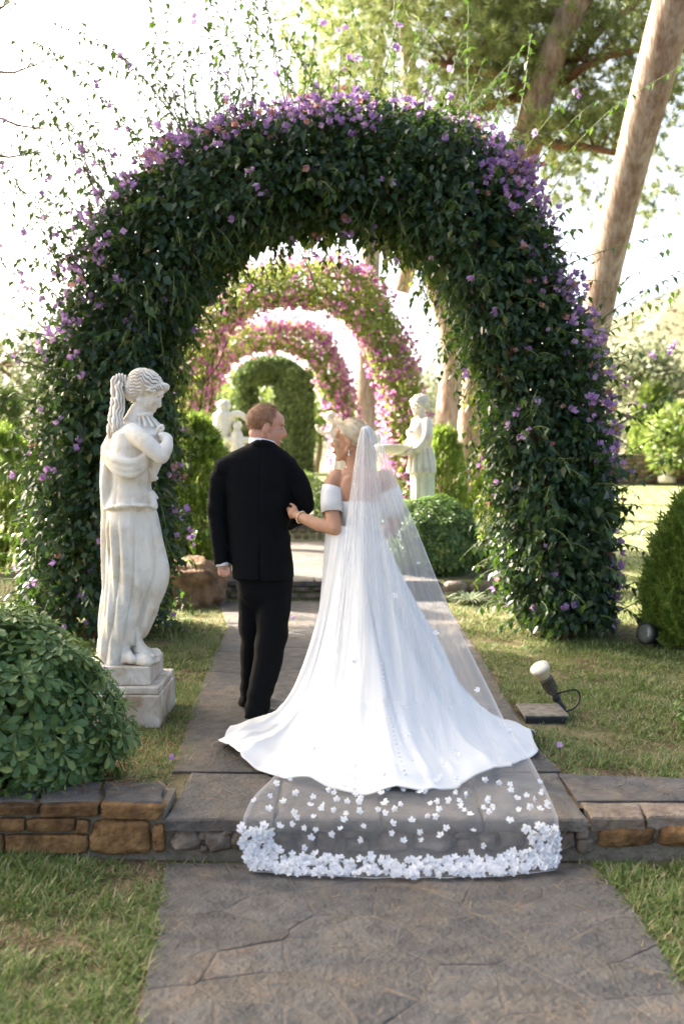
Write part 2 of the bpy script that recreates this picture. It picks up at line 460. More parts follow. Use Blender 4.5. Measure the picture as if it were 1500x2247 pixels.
grid_sheet('ground', _xs, _ys, lambda x, y: terrain(x, y) + 0.006 * snoise(np.stack([x, y, x * 0], 1), 3.0) * (y < 40), M['ground'])
grid_sheet('lower_lawn', np.linspace(-14, 14, 57), np.linspace(-9, 4.30, 40), lambda x, y: -0.012 + 0.006 * snoise(np.stack([x, y, x * 0], 1), 3.0) + 0.035 * smoothstep(-0.8, -1.3, x) * smoothstep(3.4, 4.1, y), M['ground'])

def clip_half(poly, n, d):
    out = []
    for i in range(len(poly)):
        a, b = poly[i], poly[(i + 1) % len(poly)]
        da, db = n[0] * a[0] + n[1] * a[1] - d, n[0] * b[0] + n[1] * b[1] - d
        if da <= 0:
            out.append(a)
        if (da < 0 < db) or (db < 0 < da):
            t = da / (da - db)
            out.append((a[0] + (b[0] - a[0]) * t, a[1] + (b[1] - a[1]) * t))
    return out
def inside(poly, x, y):
    x = np.asarray(x); y = np.asarray(y)
    c = np.zeros(x.shape, bool); n = len(poly)
    for i in range(n):
        x0, y0 = poly[i]; x1, y1 = poly[(i + 1) % n]
        if y0 == y1:
            continue
        m = ((y0 > y) != (y1 > y)) & (x < (x1 - x0) * (y - y0) / (y1 - y0) + x0)
        c ^= m
    return c
def area2(poly):
    return 0.5 * sum(poly[i][0] * poly[(i + 1) % len(poly)][1] - poly[(i + 1) % len(poly)][0] * poly[i][1] for i in range(len(poly)))
def stone_slab(poly, z, thick, gap=0.006, rag=0.006, seed=0, bevel=0.008):
    """an irregular slab: ragged outline, worn upper edge"""
    if area2(poly) < 0:
        poly = poly[::-1]
    cx = sum(p[0] for p in poly) / len(poly); cy = sum(p[1] for p in poly) / len(poly)
    pts = []
    for i in range(len(poly)):
        a, b = Vector(poly[i]), Vector(poly[(i + 1) % len(poly)])
        L = (b - a).length
        if L < 1e-4:
            continue
        k = max(1, min(6, int(L / 0.07)))
        nrm = Vector(((b - a).y, -(b - a).x)) / L
        for j in range(k):
            q = a + (b - a) * (j / k)
            q = q - nrm * (gap + rag * (noise.noise(Vector((q.x * 9, q.y * 9, seed))) + 0.3) * (1 if j else 0.4))
            pts.append(q)
    c = Vector((cx, cy)); mb = MB()
    tilt = Vector((random.uniform(-.006, .006), random.uniform(-.006, .006)))
    def zz(p):
        return z + tilt.x * (p.x - cx) + tilt.y * (p.y - cy) + 0.0025 * noise.noise(Vector((p.x * 6, p.y * 6, 3.0)))
    def ring(sh, dz):
        r = []
        for p in pts:
            d = p - c; l = max(d.length, 1e-5); q = c + d * max(0.05, (l - sh) / l)
            r.append((q.x, q.y, zz(q) + dz))
        return r
    n = len(pts)
    rs = [ring(0, -thick), ring(0, -bevel), ring(bevel * 0.6, -bevel * 0.3), ring(bevel * 2.2, 0)]
    mb.loft(rs, False)
    top = ring(bevel * 2.2, 0)
    b = len(mb.v); cz = zz(c)
    mb.add(top + [(c.x, c.y, cz)], [(i, (i + 1) % n, n) for i in range(n)])
    mb.f.append(tuple(reversed(range(n))))
    return mb
def paving(name, poly, n, z, thick, seed, relax=1, zjit=0.002):
    """crazy paving: one slab per cell, on a bed of mortar"""
    rnd = random.Random(seed)
    xs = [p[0] for p in poly]; ys = [p[1] for p in poly]
    seeds = []
    while len(seeds) < n:
        p = (rnd.uniform(min(xs), max(xs)), rnd.uniform(min(ys), max(ys)))
        if any((p[0] - q[0]) ** 2 * .6 + (p[1] - q[1]) ** 2 < (.10 if rnd.random() < .8 else .04) ** 2 * 1.2 for q in seeds):
            continue
        if inside(poly, np.array([p[0]]), np.array([p[1]]))[0]:
            seeds.append(p)
    cells = []
    for it in range(relax + 1):
        cells = []
        for i, s in enumerate(seeds):
            c = list(poly)
            for j, t in enumerate(seeds):
                if i != j and c:
                    nx, ny = t[0] - s[0], t[1] - s[1]
                    c = clip_half(c, (nx, ny), nx * (s[0] + t[0]) / 2 + ny * (s[1] + t[1]) / 2)
            cells.append(c)
        if it < relax:
            seeds = [((sum(p[0] for p in c) / len(c)) * .4 + s[0] * .6, (sum(p[1] for p in c) / len(c)) * .4 + s[1] * .6) if len(c) > 2 else s for c, s in zip(cells, seeds)]
    base = struct(mk(name, [(p[0], p[1], z - 0.0025) for p in poly] + [(p[0], p[1], z - thick - .02) for p in poly],
                     [tuple(range(len(poly))) if area2(poly) > 0 else tuple(reversed(range(len(poly))))], M['flag_joint']))
    for c in cells:
        if len(c) > 2 and abs(area2(c)) > 0.004:
            stone_slab(c, z + rnd.uniform(-zjit, zjit), thick, 0.0006, 0.006, seed, .004).build('flagstone', M['flag'], base, False)
    return base
def g2(pts, z):
    return [tuple(G(x, y, z).xy) for x, y in pts]
low_poly = g2([(365, 1893), (352, 1950), (345, 2050), (325, 2120), (300, 2247), (270, 2500), (230, 3100), (2100, 3100), (1780, 2600), (1640, 2350), (1500, 2165), (1440, 2070), (1395, 2000), (1345, 1940), (1290, 1893)], 0.0)
random.seed(3)
lower_path = paving('lower_path', low_poly, 64, 0.0, 0.03, 11)
up_poly = g2([(378, 1692), (398, 1630), (420, 1570), (445, 1500), (470, 1440), (500, 1375), (478, 1319), (975, 1319), (1015, 1380), (1055, 1440), (1095, 1510), (1140, 1580), (1187, 1650), (1230, 1692)], Z1)
upper_path = paving('upper_path', up_poly, 44, Z1, 0.03, 5)
side_poly = g2([(1224, 1697), (1640, 1712), (1900, 1716), (1900, 1757), (1640, 1756), (1266, 1756)], Z1)
side_path = paving('side_path', side_poly, 13, Z1, 0.03, 8)
t2_poly = [(-1.33, 10.52), (1.0, 10.52), (0.85, 15.44), (-1.75, 15.44)]
middle_path = paving('middle_path', t2_poly, 30, Z2, 0.03, 21)
t3_poly = [(-1.95, 15.75), (0.8, 15.75), (0.3, 21.5), (-2.4, 21.5)]
far_path = paving('far_path', t3_poly, 18, Z3, 0.03, 25)
t4_poly = [(-2.6, 21.85), (0.3, 21.85), (-1.5, 40), (-5.2, 40)]
struct(mk('farthest_path', [(p[0], p[1], Z4) for p in t4_poly], [(0, 1, 2, 3)], M['flag']))

# the near step: long slabs over rubble
near_step = struct(mk('near_step', [(-1.70, 4.16, -.03), (-.72, 4.16, -.03), (1.03, 4.16, -.03), (3.6, 4.16, -.03), (3.6, 4.16, .13), (1.03, 4.16, .13), (-.72, 4.16, .13), (-1.70, 4.16, .13), (-1.70, 4.5, .13), (3.6, 4.5, .13), (-1.70, 4.5, -.03), (3.6, 4.5, -.03)],
                      [(0, 1, 6, 7), (1, 2, 5, 6), (2, 3, 4, 5), (7, 6, 5, 4, 9, 8)], M['mortar']))
slab_edges = [361, 602, 838, 1062, 1292]
for i in range(4):
    a, b = slab_edges[i], slab_edges[i + 1]
    fa, fb = (a - 720) * .865 + 720, (b - 720) * .865 + 720
    if i == 3:
        fb = 1222
    poly = g2([(a, 1797), (b, 1797 + random.uniform(-3, 2)), (fb + (8 if i < 3 else 0), 1694), (fa + 6, 1692)], Z1)
    stone_slab(poly, Z1, 0.055, 0.004, 0.010, 40 + i, 0.012).build('step_slab', M['flag'], near_step, False)
for (a, b, y0) in [(1297, 1416, 1792), (1420, 1560, 1790), (1565, 1720, 1791)]:
    poly = g2([(a, y0), (b, y0), (b - 14, 1757), (a - 28, 1757)], Z1)
    stone_slab(poly, Z1 - .002, 0.06, 0.003, 0.012, a, 0.012).build('step_slab', M['rubble'], near_step, False)
def stone(name, x0, x1, y0, y1, d, mat, parent, ex=0.55, nz=0.12, deep=0.09, proud=0.0, nu=22, nv=14):
    a, b = P(x0, y0, d), P(x1, y1, d)
    mb = MB()
    c = Vector(((a.x + b.x) / 2, d + deep * 0.45 - proud, (a.z + b.z) / 2))
    mb.ell(c, (abs(b.x - a.x) / 2, deep / 2, abs(a.z - b.z) / 2), Matrix.Rotation(random.uniform(-.06, .06), 3, 'Y'), nu, nv, ex, nz, random.random() * 9)
    return mb.build(name, mat, parent, True)
_x = 372
random.seed(12)
for (x0, x1, y0, y1) in [(372, 438, 1824, 1870), (431, 468, 1822, 1846), (447, 508, 1824, 1872), (436, 456, 1858, 1876), (507, 546, 1821, 1868), (484, 512, 1819, 1833)]:
    stone('rubble_stone', x0, x1, y0, y1, 4.13, M['rubble'], near_step, 0.72, 0.3, 0.10)
_x = 548
while _x < 1228:
    w = random.uniform(42, 92)
    if random.random() < .3:
        stone('rubble_stone', _x, _x + w * .8, 1821, 1843, 4.135, M['rubble'], near_step, 0.75, 0.25, 0.09)
        stone('rubble_stone', _x + 4, _x + w * .85, 1842, 1878, 4.135, M['rubble'], near_step, 0.75, 0.25, 0.09)
    else:
        stone('rubble_stone', _x, _x + w, 1821 + random.uniform(0, 6), 1876 - random.uniform(0, 8), 4.13, M['rubble'], near_step, 0.74, 0.28, 0.10)
    _x += w + 3
for (x0, x1, y0, y1) in [(1229, 1262, 1822, 1868), (1262, 1292, 1822, 1846), (1264, 1306, 1840, 1875), (1315, 1442, 1818, 1862), (1446, 1560, 1818, 1862), (1564, 1680, 1818, 1864), (1684, 1800, 1818, 1866)]:
    stone('rubble_stone', x0, x1, y0, y1, 4.13, M['sandstone'] if x0 > 1300 else M['rubble'], near_step, 0.55, 0.16, 0.10)

# low garden wall at the left: dressed sandstone blocks
LW = thing('retaining_wall', 'low ochre sandstone garden wall in front of the big glossy shrub', 'wall', (-1.6, 4.2, 0))
mb = MB(); mb.box((-3.6, 4.155, -.04), (-.735, 4.42, .205)); mb.build('mortar_core', M['mortar'], LW, False)
for (x0, x1, y0, y1) in [(-150, -8, 1767, 1791), (-4, 84, 1768, 1790), (89, 217, 1767, 1793), (221, 356, 1767, 1798),
                         (-110, -4, 1797, 1826), (0, 54, 1797, 1826), (58, 164, 1797, 1827), (167, 195, 1801, 1830),
                         (-180, -100, 1834, 1874), (-96, 7, 1834, 1874), (11, 193, 1833, 1874), (197, 331, 1802, 1878), (333, 362, 1812, 1874)]:
    stone('wall_block', x0, x1, y0, y1, 4.13, M['sandstone'], LW, 0.22 if x0 < 190 or y0 < 1800 else 0.42, 0.09 if x0 < 190 else 0.15, 0.10, 0, 26, 16)
for (a, b) in [(-150, 82), (86, 222), (226, 360)]:
    poly = [tuple(P(x, 0, d).xy) for x, d in ((a, 4.165), (b, 4.165), (b + 2, 4.42), (a + 2, 4.42))]
    stone_slab(poly, 0.236, 0.018, 0.002, 0.016, a, 0.008).build('coping_slab', M['flag'], LW, False)

# second and third steps
def far_step(name, y, x0, x1, z0, z1, rows, mat, ex, seed):
    random.seed(seed)
    mb = MB(); mb.box((x0, y + .04, z0 - .1), (x1, y + .16, z1 - .045)); base = struct(mb.build(name, M['mortar'], None, False))
    h = (z1 - .05 - z0) / rows
    for r in range(rows):
        x = x0 + random.uniform(-.05, 0)
        while x < x1:
            w = random.uniform(.16, .34) if ex < .6 else random.uniform(.10, .17)
            m2 = MB(); m2.ell((x + w / 2, y + .05, z0 + h * (r + .5)), (w / 2 - .006, .06, h / 2 - .005), None, 12, 8, ex, .12, random.random() * 9)
            m2.build('riser_block', mat, base, True); x += w
    x = x0
    while x < x1 - .05:
        w = min(random.uniform(.45, .8), x1 - x)
        stone_slab([(x, y - .02), (x + w, y - .02), (x + w, y + .32), (x, y + .32)], z1 + .004, .05, .004, .01, seed + x, .01).build('step_slab', M['flag'], base, False)
        x += w
    return base
far_step('second_step', 10.40, -1.34, 1.02, Z1, Z2, 2, M['rubble'], .45, 31)
far_step('third_step', 15.50, -1.95, .86, Z2, Z3, 2, M['rubble'], .75, 32)
far_step('fourth_step', 21.60, -2.6, .3, Z3, Z4, 2, M['rubble'], .6, 33)
# rough edging of the bed beside the second step
bed = struct(MB().build('bed_edging', M['soil'])) if False else None
edging = thing('bed_edging', 'low rough stone edging behind the striped strap leaf plants', 'stone edging', (1.4, 10.4, Z1))
random.seed(44)
for (x0, x1) in [(1.02, 1.32), (1.33, 1.62), (1.63, 1.86), (1.86, 2.05)]:
    m2 = MB(); m2.ell(((x0 + x1) / 2, 10.46, .265), ((x1 - x0) / 2, .10, .10), None, 14, 9, .6, .22, random.random() * 9)
    m2.build('edging_stone', M['rubble'], edging, True)

# ------------------------------------------------------------------ grass
def blades(name, n, box_, keep, zf, smin, smax, wid, seed, dens=None):
    r = np.random.default_rng(seed)
    x = r.uniform(box_[0], box_[1], n); y = r.uniform(box_[2], box_[3], n)
    k = keep(x, y)
    pn = np.stack([x, y, x * 0], 1)
    d = 0.48 + 0.62 * snoise(pn, 2.6, seed) + 0.55 * snoise(pn, 9.0, seed + 1) + .3 * snoise(pn, 21.0, seed + 2)
    k &= r.random(n) < np.clip(d + 0.55, 0.16, 1)
    x, y, pn, d = x[k], y[k], pn[k], d[k]; m = len(x)
    pos = np.stack([x, y, zf(x, y) - 0.004], 1)
    a = r.uniform(0, 6.283, m); el = np.clip(r.normal(0.75, 0.35, m), 0.1, 1.5)
    dirs = np.stack([np.cos(a) * np.cos(el), np.sin(a) * np.cos(el), np.sin(el)], 1)
    nrm = np.stack([-np.cos(a) * np.sin(el), -np.sin(a) * np.sin(el), np.cos(el)], 1) * -1
    sz = r.uniform(smin, smax, m) * np.clip(0.55 + 0.6 * d, .45, 1.5)
    V, F = scatter(pos, dirs, nrm, sz, BLADE_V, BLADE_F, np.full(m, wid) * r.uniform(.7, 1.3, m))
    o = mk(name, V, F, M['grass'])
    o['kind'] = 'stuff'; o['label'] = 'short patchy green grass with dry straw between the blades'; o['category'] = 'grass'
    return o
jit = lambda x, k, s: x + s * np.sin(x * 31 + k) * .5 + np.random.default_rng(k).normal(0, s, len(x))
low_keep = lambda x, y: ~inside(low_poly, jit(x, 1, .022), jit(y, 2, .012))
low_z = lambda x, y: -0.012 + 0.035 * smoothstep(-0.8, -1.3, x) * smoothstep(3.4, 4.1, y)
blades('near_grass', 150000, (-2.0, 2.4, 2.3, 4.12), low_keep, low_z, .028, .080, .0066, 51)
front_poly = g2([(361, 1797), (1292, 1797), (1232, 1690), (378, 1690)], Z1)
pedestal_sq = [(-1.535, 5.535), (-1.005, 5.535), (-1.005, 6.065), (-1.535, 6.065)]
up_keep = lambda x, y: ~(inside(up_poly, jit(x, 3, .035), jit(y, 4, .02)) | inside(front_poly, x, y) | inside(side_poly, x, y) | inside(pedestal_sq, x, y) | ((x < -.6) & (y < 4.45)) | ((x > .5) & (y < 4.56)))
blades('lawn_grass', 330000, (-3.2, 4.2, 4.42, 8.2), up_keep, terrain, .028, .070, .0060, 52)
blades('middle_lawn_grass', 170000, (-3.4, 7.0, 8.2, 14.5), lambda x, y: ((y < 10.38) | (x > 1.8)) & ~inside(up_poly, x, y), terrain, .035, .075, .009, 53)
blades('far_lawn_grass', 60000, (1.9, 16.0, 14.5, 34), lambda x, y: x < y * .40, terrain, .035, .07, .016, 54)
# pine needles and other litter
def litter(name, n, box_, keep, z, ln, wd, mat, label, cat, seed, flat=True):
    r = np.random.default_rng(seed)
    x = r.uniform(box_[0], box_[1], n); y = r.uniform(box_[2], box_[3], n); k = keep(x, y)
    k &= r.random(n) < np.clip(.45 + .6 * snoise(np.stack([x, y, x * 0], 1), 2.2, seed), .05, 1)
    x, y = x[k], y[k]; m = len(x)
    a = r.uniform(0, 6.283, m)
    zz = z(x, y) if callable(z) else np.full(m, z)
    pos = np.stack([x, y, zz + r.uniform(.005, .009, m)], 1)
    dirs = np.stack([np.cos(a), np.sin(a), r.uniform(-.02, .05, m)], 1)
    nrm = np.tile([0., 0., 1.], (m, 1)) + r.normal(0, .12, (m, 3))
    V, F = scatter(pos, dirs, nrm, r.uniform(.6, 1.2, m) * ln, [(-.5, 0, 0), (.5, 0, 0), (.9, .5, .04), (-.1, .5, .04), (.2, 1, 0)], [(0, 1, 2), (0, 2, 3), (3, 2, 4)], np.full(m, wd))
    o = mk(name, V, F, mat); o['kind'] = 'stuff'; o['label'] = label; o['category'] = cat
litter('fallen_needles', 380, (-1.1, 1.8, 2.4, 4.05), lambda x, y: inside(low_poly, x, y), 0.0, .065, .0018, M['dry'], 'brown pine needles strewn on the near flagstones', 'needles', 61)
litter('fallen_needles', 900, (-1.2, 1.3, 4.2, 10.3), lambda x, y: inside(up_poly, x, y) | inside(front_poly, x, y), Z1, .075, .0022, M['dry'], 'brown pine needles strewn on the raised flagstones', 'needles', 62)
litter('fallen_needles', 3800, (-2.0, -.75, 4.25, 5.3), lambda x, y: ~inside(up_poly, x, y), lambda x, y: np.where(y < 4.43, .238, Z1 - .01), .095, .0030, M['dry'], 'thick mat of brown pine needles under the big shrub', 'needles', 63)
litter('dry_straw', 9000, (-2.0, 2.4, 2.3, 4.1), low_keep, low_z, .035, .002, M['dry'], 'dry straw lying between the near grass', 'straw', 64)
litter('dry_straw', 14000, (-3.2, 4.2, 4.5, 8.2), up_keep, lambda x, y: terrain(x, y), .04, .0024, M['dry'], 'dry straw lying between the lawn grass', 'straw', 65)
# ------------------------------------------------------------------ vegetation
def interp_path(pts, n):
    pts = np.array(pts, float)
    seg = np.linalg.norm(np.diff(pts, axis=0), axis=1); s = np.concatenate([[0], np.cumsum(seg)])
    t = np.linspace(0, s[-1], n)
    return np.stack([np.interp(t, s, pts[:, k]) for k in range(pts.shape[1])], 1), s[-1]
# outline of the near arch as read off the photo (outer and inner edge), in metres on the plane y = 8.35
AD = 8.35
_out = [(30, 1390), (28, 1250), (48, 1050), (62, 900), (92, 740), (150, 580), (225, 430), (320, 320), (450, 250), (620, 222), (800, 215), (960, 228), (1080, 285), (1165, 380), (1225, 500), (1285, 650), (1330, 800), (1352, 950), (1372, 1120), (1378, 1250), (1345, 1405)]
_inn = [(355, 1390), (365, 1250), (372, 1050), (375, 920), (385, 800), (415, 690), (470, 600), (540, 540), (620, 508), (700, 498), (790, 500), (880, 520), (940, 570), (985, 650), (1018, 740), (1045, 830), (1062, 930), (1080, 1040), (1092, 1140), (1098, 1250), (1150, 1405)]
_o, _ = interp_path([(P(x, y, AD).x, P(x, y, AD).z) for x, y in _out], 80)
_i, _ = interp_path([(P(x, y, AD).x, P(x, y, AD).z) for x, y in _inn], 80)
for _it in range(3):
    _o[1:-1] = (_o[:-2] + _o[1:-1] * 2 + _o[2:]) / 4; _i[1:-1] = (_i[:-2] + _i[1:-1] * 2 + _i[2:]) / 4
ARCH_C = (_o + _i) / 2; ARCH_H = np.linalg.norm(_o - _i, axis=1) / 2; ARCH_N = norm(_o - _i)   # centre line, half thickness, outward
ARCH_BASE = np.array([-0.14, Z1])
def arch_points(n, off, sc, depth, r, shell=(0.55, 1.0), tr=None, thick=1.0):
    """points through the arch's foliage: returns position, outward normal, t (0..1 along), outerness (-1 inner .. 1 outer)"""
    t = r.random(n) if tr is None else r.uniform(tr[0], tr[1], n)
    idx = t * 79; i0 = np.clip(idx.astype(int), 0, 78); fr = (idx - i0)[:, None]
    C = ARCH_C[i0] * (1 - fr) + ARCH_C[i0 + 1] * fr
    N = norm(ARCH_N[i0] * (1 - fr) + ARCH_N[i0 + 1] * fr)
    H = ARCH_H[i0] * (1 - fr[:, 0]) + ARCH_H[i0 + 1] * fr[:, 0]
    ph = r.uniform(0, 2 * np.pi, n)
    rho = 1 - np.abs(r.normal(0, 1, n)) * (shell[1] - shell[0]) * .6
    rho = np.clip(rho, .25, 1.1)
    key = np.stack([t * 9, np.cos(ph), np.sin(ph)], 1)
    lump = 1 + .15 * snoise(key, 1.6, 2.0) + .12 * snoise(key, 4.1, 5.0) + .06 * snoise(key, 9.0, 8.0)
    cph, sph = np.cos(ph), np.sin(ph)
    e = .75
    cx = np.sign(cph) * np.abs(cph) ** e; cy = np.sign(sph) * np.abs(sph) ** e
    a = H * .96 * rho * lump * thick; b = depth * rho * lump
    loc = (C - ARCH_BASE) * sc
    x = off[0] + loc[:, 0] + N[:, 0] * a * cx * sc
    z = off[2] + loc[:, 1] + N[:, 1] * a * cx * sc
    y = off[1] + b * cy * sc
    nr = norm(np.stack([N[:, 0] * cph, sph, N[:, 1] * cph], 1))
    keep = z > off[2] + .10
    return np.stack([x, y, z], 1)[keep], nr[keep], t[keep], cx[keep], sph[keep]
def leaf_dirs(nr, r, droop=.70, wild=.62):
    d = nr * .55 + np.array([0, 0, -droop]) + r.normal(0, wild, nr.shape)
    up = nr * .8 + np.array([0, 0, .55]) + r.normal(0, .55, nr.shape)
    return norm(d), norm(up)
def split300(name, mat, parent, pos, dirs, nrm, size, tv, tf, score, piece, rest, k=300, smooth=False):
    """the k that show largest become objects of their own, the rest one part"""
    order = np.argsort(-score); big, small = order[:k], order[k:]
    me = bpy.data.meshes.new(piece); me.from_pydata([tuple(v) for v in tv], [], [tuple(f) for f in tf]); me.materials.append(mat); me.update()
    for i in big:
        o = bpy.data.objects.new(piece, me); COL.objects.link(o)
        Mx = frame_matrix(Vector(pos[i]), dirs[i], nrm[i]) @ Matrix.Scale(float(size[i]), 4)
        place(o, parent, Mx)
    V, F = scatter(pos[small], dirs[small], nrm[small], size[small], tv, tf)
    o = mk(rest, V, F, mat, parent); o['kind'] = 'stuff'
    return o
def make_arch(name, label, off, sc, depth, nleaf, leaf, lm, nfl, fl, fm, fprob, seed, pieces=0, salmon=0, group=None, shell=(.5, 1.0), thick=1.0):
    r = np.random.default_rng(seed)
    A = thing(name, label, 'flower arch', (off[0], off[1], off[2]), group)
    pos, nr, t, ox, sp_ = arch_points(nleaf, off, sc, depth, r, shell, None, thick)
    d, u = leaf_dirs(nr, r)
    sz = leaf * r.uniform(.65, 1.25, len(pos))
    score = sz * (nr[:, 1] < -.35) * r.random(len(pos)) / np.maximum(1, pos[:, 1])
    if pieces:
        split300('leaf', lm, A, pos, d, u, sz, LEAF_V, LEAF_F, score, 'leaf', 'leaf_mass', pieces)
    else:
        V, F = scatter(pos, d, u, sz, LEAF_V, LEAF_F); mk('leaf_mass', V, F, lm, A)['kind'] = 'stuff'
    if pieces:   # inner leaves that close the gaps
        ip, inr, _a, _b, _c = arch_points(15000, off, sc, depth, r, (-.2, .75))
        idr, iu = leaf_dirs(inr, r); V, F = scatter(ip, idr, iu, .12 * r.uniform(.7, 1.2, len(ip)), LEAF_V, LEAF_F); mk('inner_leaf_mass', V, F, lm, A)['kind'] = 'stuff'
    # bracts
    pos, nr, t, ox, sp_ = arch_points(nfl * 6, off, sc, depth * 1.04, r, (.86, 1.06), None, thick)
    p = fprob(t, ox, sp_, pos); k = r.random(len(pos)) < p
    pos, nr = pos[k][:nfl], nr[k][:nfl]
    pos = pos + nr * r.uniform(.02, .10, (len(pos), 1))
    # clusters: two to four bracts together
    rep = r.integers(1, 4, len(pos)); pos = np.repeat(pos, rep, 0); nr = np.repeat(nr, rep, 0)
    pos = pos + r.normal(0, fl * .55, pos.shape)
    d = norm(nr + r.normal(0, .6, nr.shape)); u = rand_dirs(len(pos)); sz = fl * r.uniform(.7, 1.25, len(pos))
    sal = r.random(len(pos)) < salmon
    score = sz * (nr[:, 1] < -.2) * r.random(len(pos))
    if pieces:
        split300('bract', fm, A, pos[~sal], d[~sal], u[~sal], sz[~sal], BRACT_V, BRACT_F, score[~sal], 'flower', 'flower_mass', pieces)
    else:
        V, F = scatter(pos[~sal], d[~sal], u[~sal], sz[~sal], BRACT_V, BRACT_F); mk('flower_mass', V, F, fm, A)['kind'] = 'stuff'
    if sal.any():
        V, F = scatter(pos[sal], d[sal], u[sal], sz[sal], BRACT_V, BRACT_F); mk('faded_flower_mass', V, F, M['violet_salmon'], A)['kind'] = 'stuff'
    # woody stems: inside the legs and along the under side
    mb = MB(); rr = random.Random(seed)
    for s_ in range(46):
        side = s_ % 2
        fy = rr.uniform(-.75, .75) * depth; fx = rr.uniform(-.75, .45)
        t0, t1 = (0.0, rr.uniform(.35, .62)) if side == 0 else (1.0, rr.uniform(.38, .65))
        pts = []
        for q in range(15):
            tt = t0 + (t1 - t0) * q / 14; i = min(79, int(tt * 79))
            w = fx * ARCH_H[i] * (.6 + .4 * math.sin(q * .9 + s_)) + (-.25 * ARCH_H[i] * min(1, q / 5) if s_ % 3 else 0)
            c = (ARCH_C[i] - ARCH_BASE) + ARCH_N[i] * w
            pts.append((off[0] + c[0] * sc + rr.uniform(-.03, .03), off[1] + fy * sc + rr.uniform(-.05, .05), off[2] + (c[1] * sc if q else -.03)))
        rad = rr.uniform(.008, .02)
        mb.tube(pts, [rad * (1 - .6 * q / 14) for q in range(15)], 5)
    mb.build('stem', M['twig'], A)
    mb = MB()
    for fy in (-.35, .6):
        pts = []
        for i in range(0, 80, 4):
            c = (ARCH_C[i] - ARCH_BASE) - ARCH_N[i] * ARCH_H[i] * .62
            pts.append((off[0] + c[0] * sc, off[1] + fy * depth * sc, off[2] + (c[1] * sc if 0 < i < 76 else -.03)))
        mb.tube(pts, .016, 6)
    mb.build('iron_hoop', M['frame'], A)
    return A
def prob_near(t, ox, sp, pos):
    top = np.exp(-((t - .58) / .20) ** 2)
    p = .015 + 1.4 * np.clip(ox, 0, 1) ** 1.5 * (.10 + .95 * top) * (t > .18)
    p += .20 * (t > .72) * (t < .86) * np.clip(ox, 0, 1) + .22 * np.exp(-((t - .33) / .1) ** 2) * np.clip(ox, 0, 1)
    p += .02 * (t < .2) + .012 * (t > .8)
    cl = .5 + .8 * snoise(pos, 2.4, 3.0)
    return np.clip(p * np.clip(cl, .06, 1.2), 0, 1)
arch1 = make_arch('flower_arch', 'near dark green creeper arch with violet blossom framing the couple', (-0.14, AD + .25, Z1), 1.0, .60, 62000, .080, M['bleaf'], 2100, .052, M['violet'], prob_near, 101, 300, .10)
def shoots(parent, specs, seed, leafmat_, leafsz, flowerp=.1):
    """long wild shoots with paired leaves"""
    r = random.Random(seed); mb = MB(); pos, dirs, nrm = [], [], []; fp, fd = [], []
    for (start, d, L, bend) in specs:
        p = Vector(start); d = Vector(d).normalized(); pts = [p.copy()]; n = max(6, int(L / .07))
        for k in range(n):
            d = (d + Vector((bend[0], bend[1], bend[2])) * (.07) + Vector((r.uniform(-1, 1), r.uniform(-1, 1), r.uniform(-1, 1))) * .05).normalized()
            p = p + d * (L / n); pts.append(p.copy())
            side = Vector((r.uniform(-1, 1), r.uniform(-1, 1), r.uniform(-.6, .5))).normalized()
            for s in ((1,) if r.random() < .55 else (1, -1)):
                if r.random() < .85:
                    pos.append(p); dirs.append((side * s + Vector((0, 0, -.7)) + d * .3).normalized()); nrm.append(Vector((0, 0, 1)) + side * .5 * s)
            if r.random() < flowerp * (1.3 - k / n):
                fp.append(p + Vector((r.uniform(-.03, .03), r.uniform(-.03, .03), 0))); fd.append(side)
        mb.tube(pts, [.0045 * (1 - .75 * k / n) + .0008 for k in range(n + 1)], 4)
    mb.build('shoot', M['greentwig'], parent)['kind'] = 'stuff'
    pos, dirs, nrm = (np.array([tuple(v) for v in q]) for q in (pos, dirs, nrm))
    V, F = scatter(pos, dirs, nrm, leafsz * np.random.default_rng(seed).uniform(.45, 1.1, len(pos)), LEAF_V, LEAF_F)
    mk('shoot_leaf_mass', V, F, leafmat_, parent)['kind'] = 'stuff'
    if fp:
        fp = np.array([tuple(v) for v in fp]); fd = np.array([tuple(v) for v in fd])
        fp = np.repeat(fp, 2, 0) + np.random.default_rng(seed).normal(0, .025, (len(fp) * 2, 3)); fd = np.repeat(fd, 2, 0)
        V, F = scatter(fp, fd, rand_dirs(len(fp)), .055 * np.random.default_rng(seed).uniform(.7, 1.2, len(fp)), BRACT_V, BRACT_F)
        mk('shoot_flower_mass', V, F, M['violet'], parent)['kind'] = 'stuff'
rr = random.Random(19); specs = []
def leaf_sprays(parent, n, seed):
    """short drooping side branches all over the creeper: they break up its outline"""
    r_ = np.random.default_rng(seed); q = random.Random(seed); out = []
    pos, nr, t, ox, sp_ = arch_points(n, (-0.14, AD + .25, Z1), 1.0, .62, r_, (.9, 1.0))
    for p, m in zip(pos, nr):
        out.append((Vector(p), Vector(m) + Vector((q.uniform(-.5, .5), q.uniform(-.5, .5), q.uniform(-.2, .5))), q.uniform(.14, .38), (0, 0, q.uniform(-2.6, -.8))))
    shoots(parent, out, seed, M['bleaf'], .088, .012)
def outer_at(t, dy):
    i = int(t * 79); c = ARCH_C[i] + ARCH_N[i] * ARCH_H[i] * .85
    return (c[0], AD + .25 + dy, c[1]), ARCH_N[i]
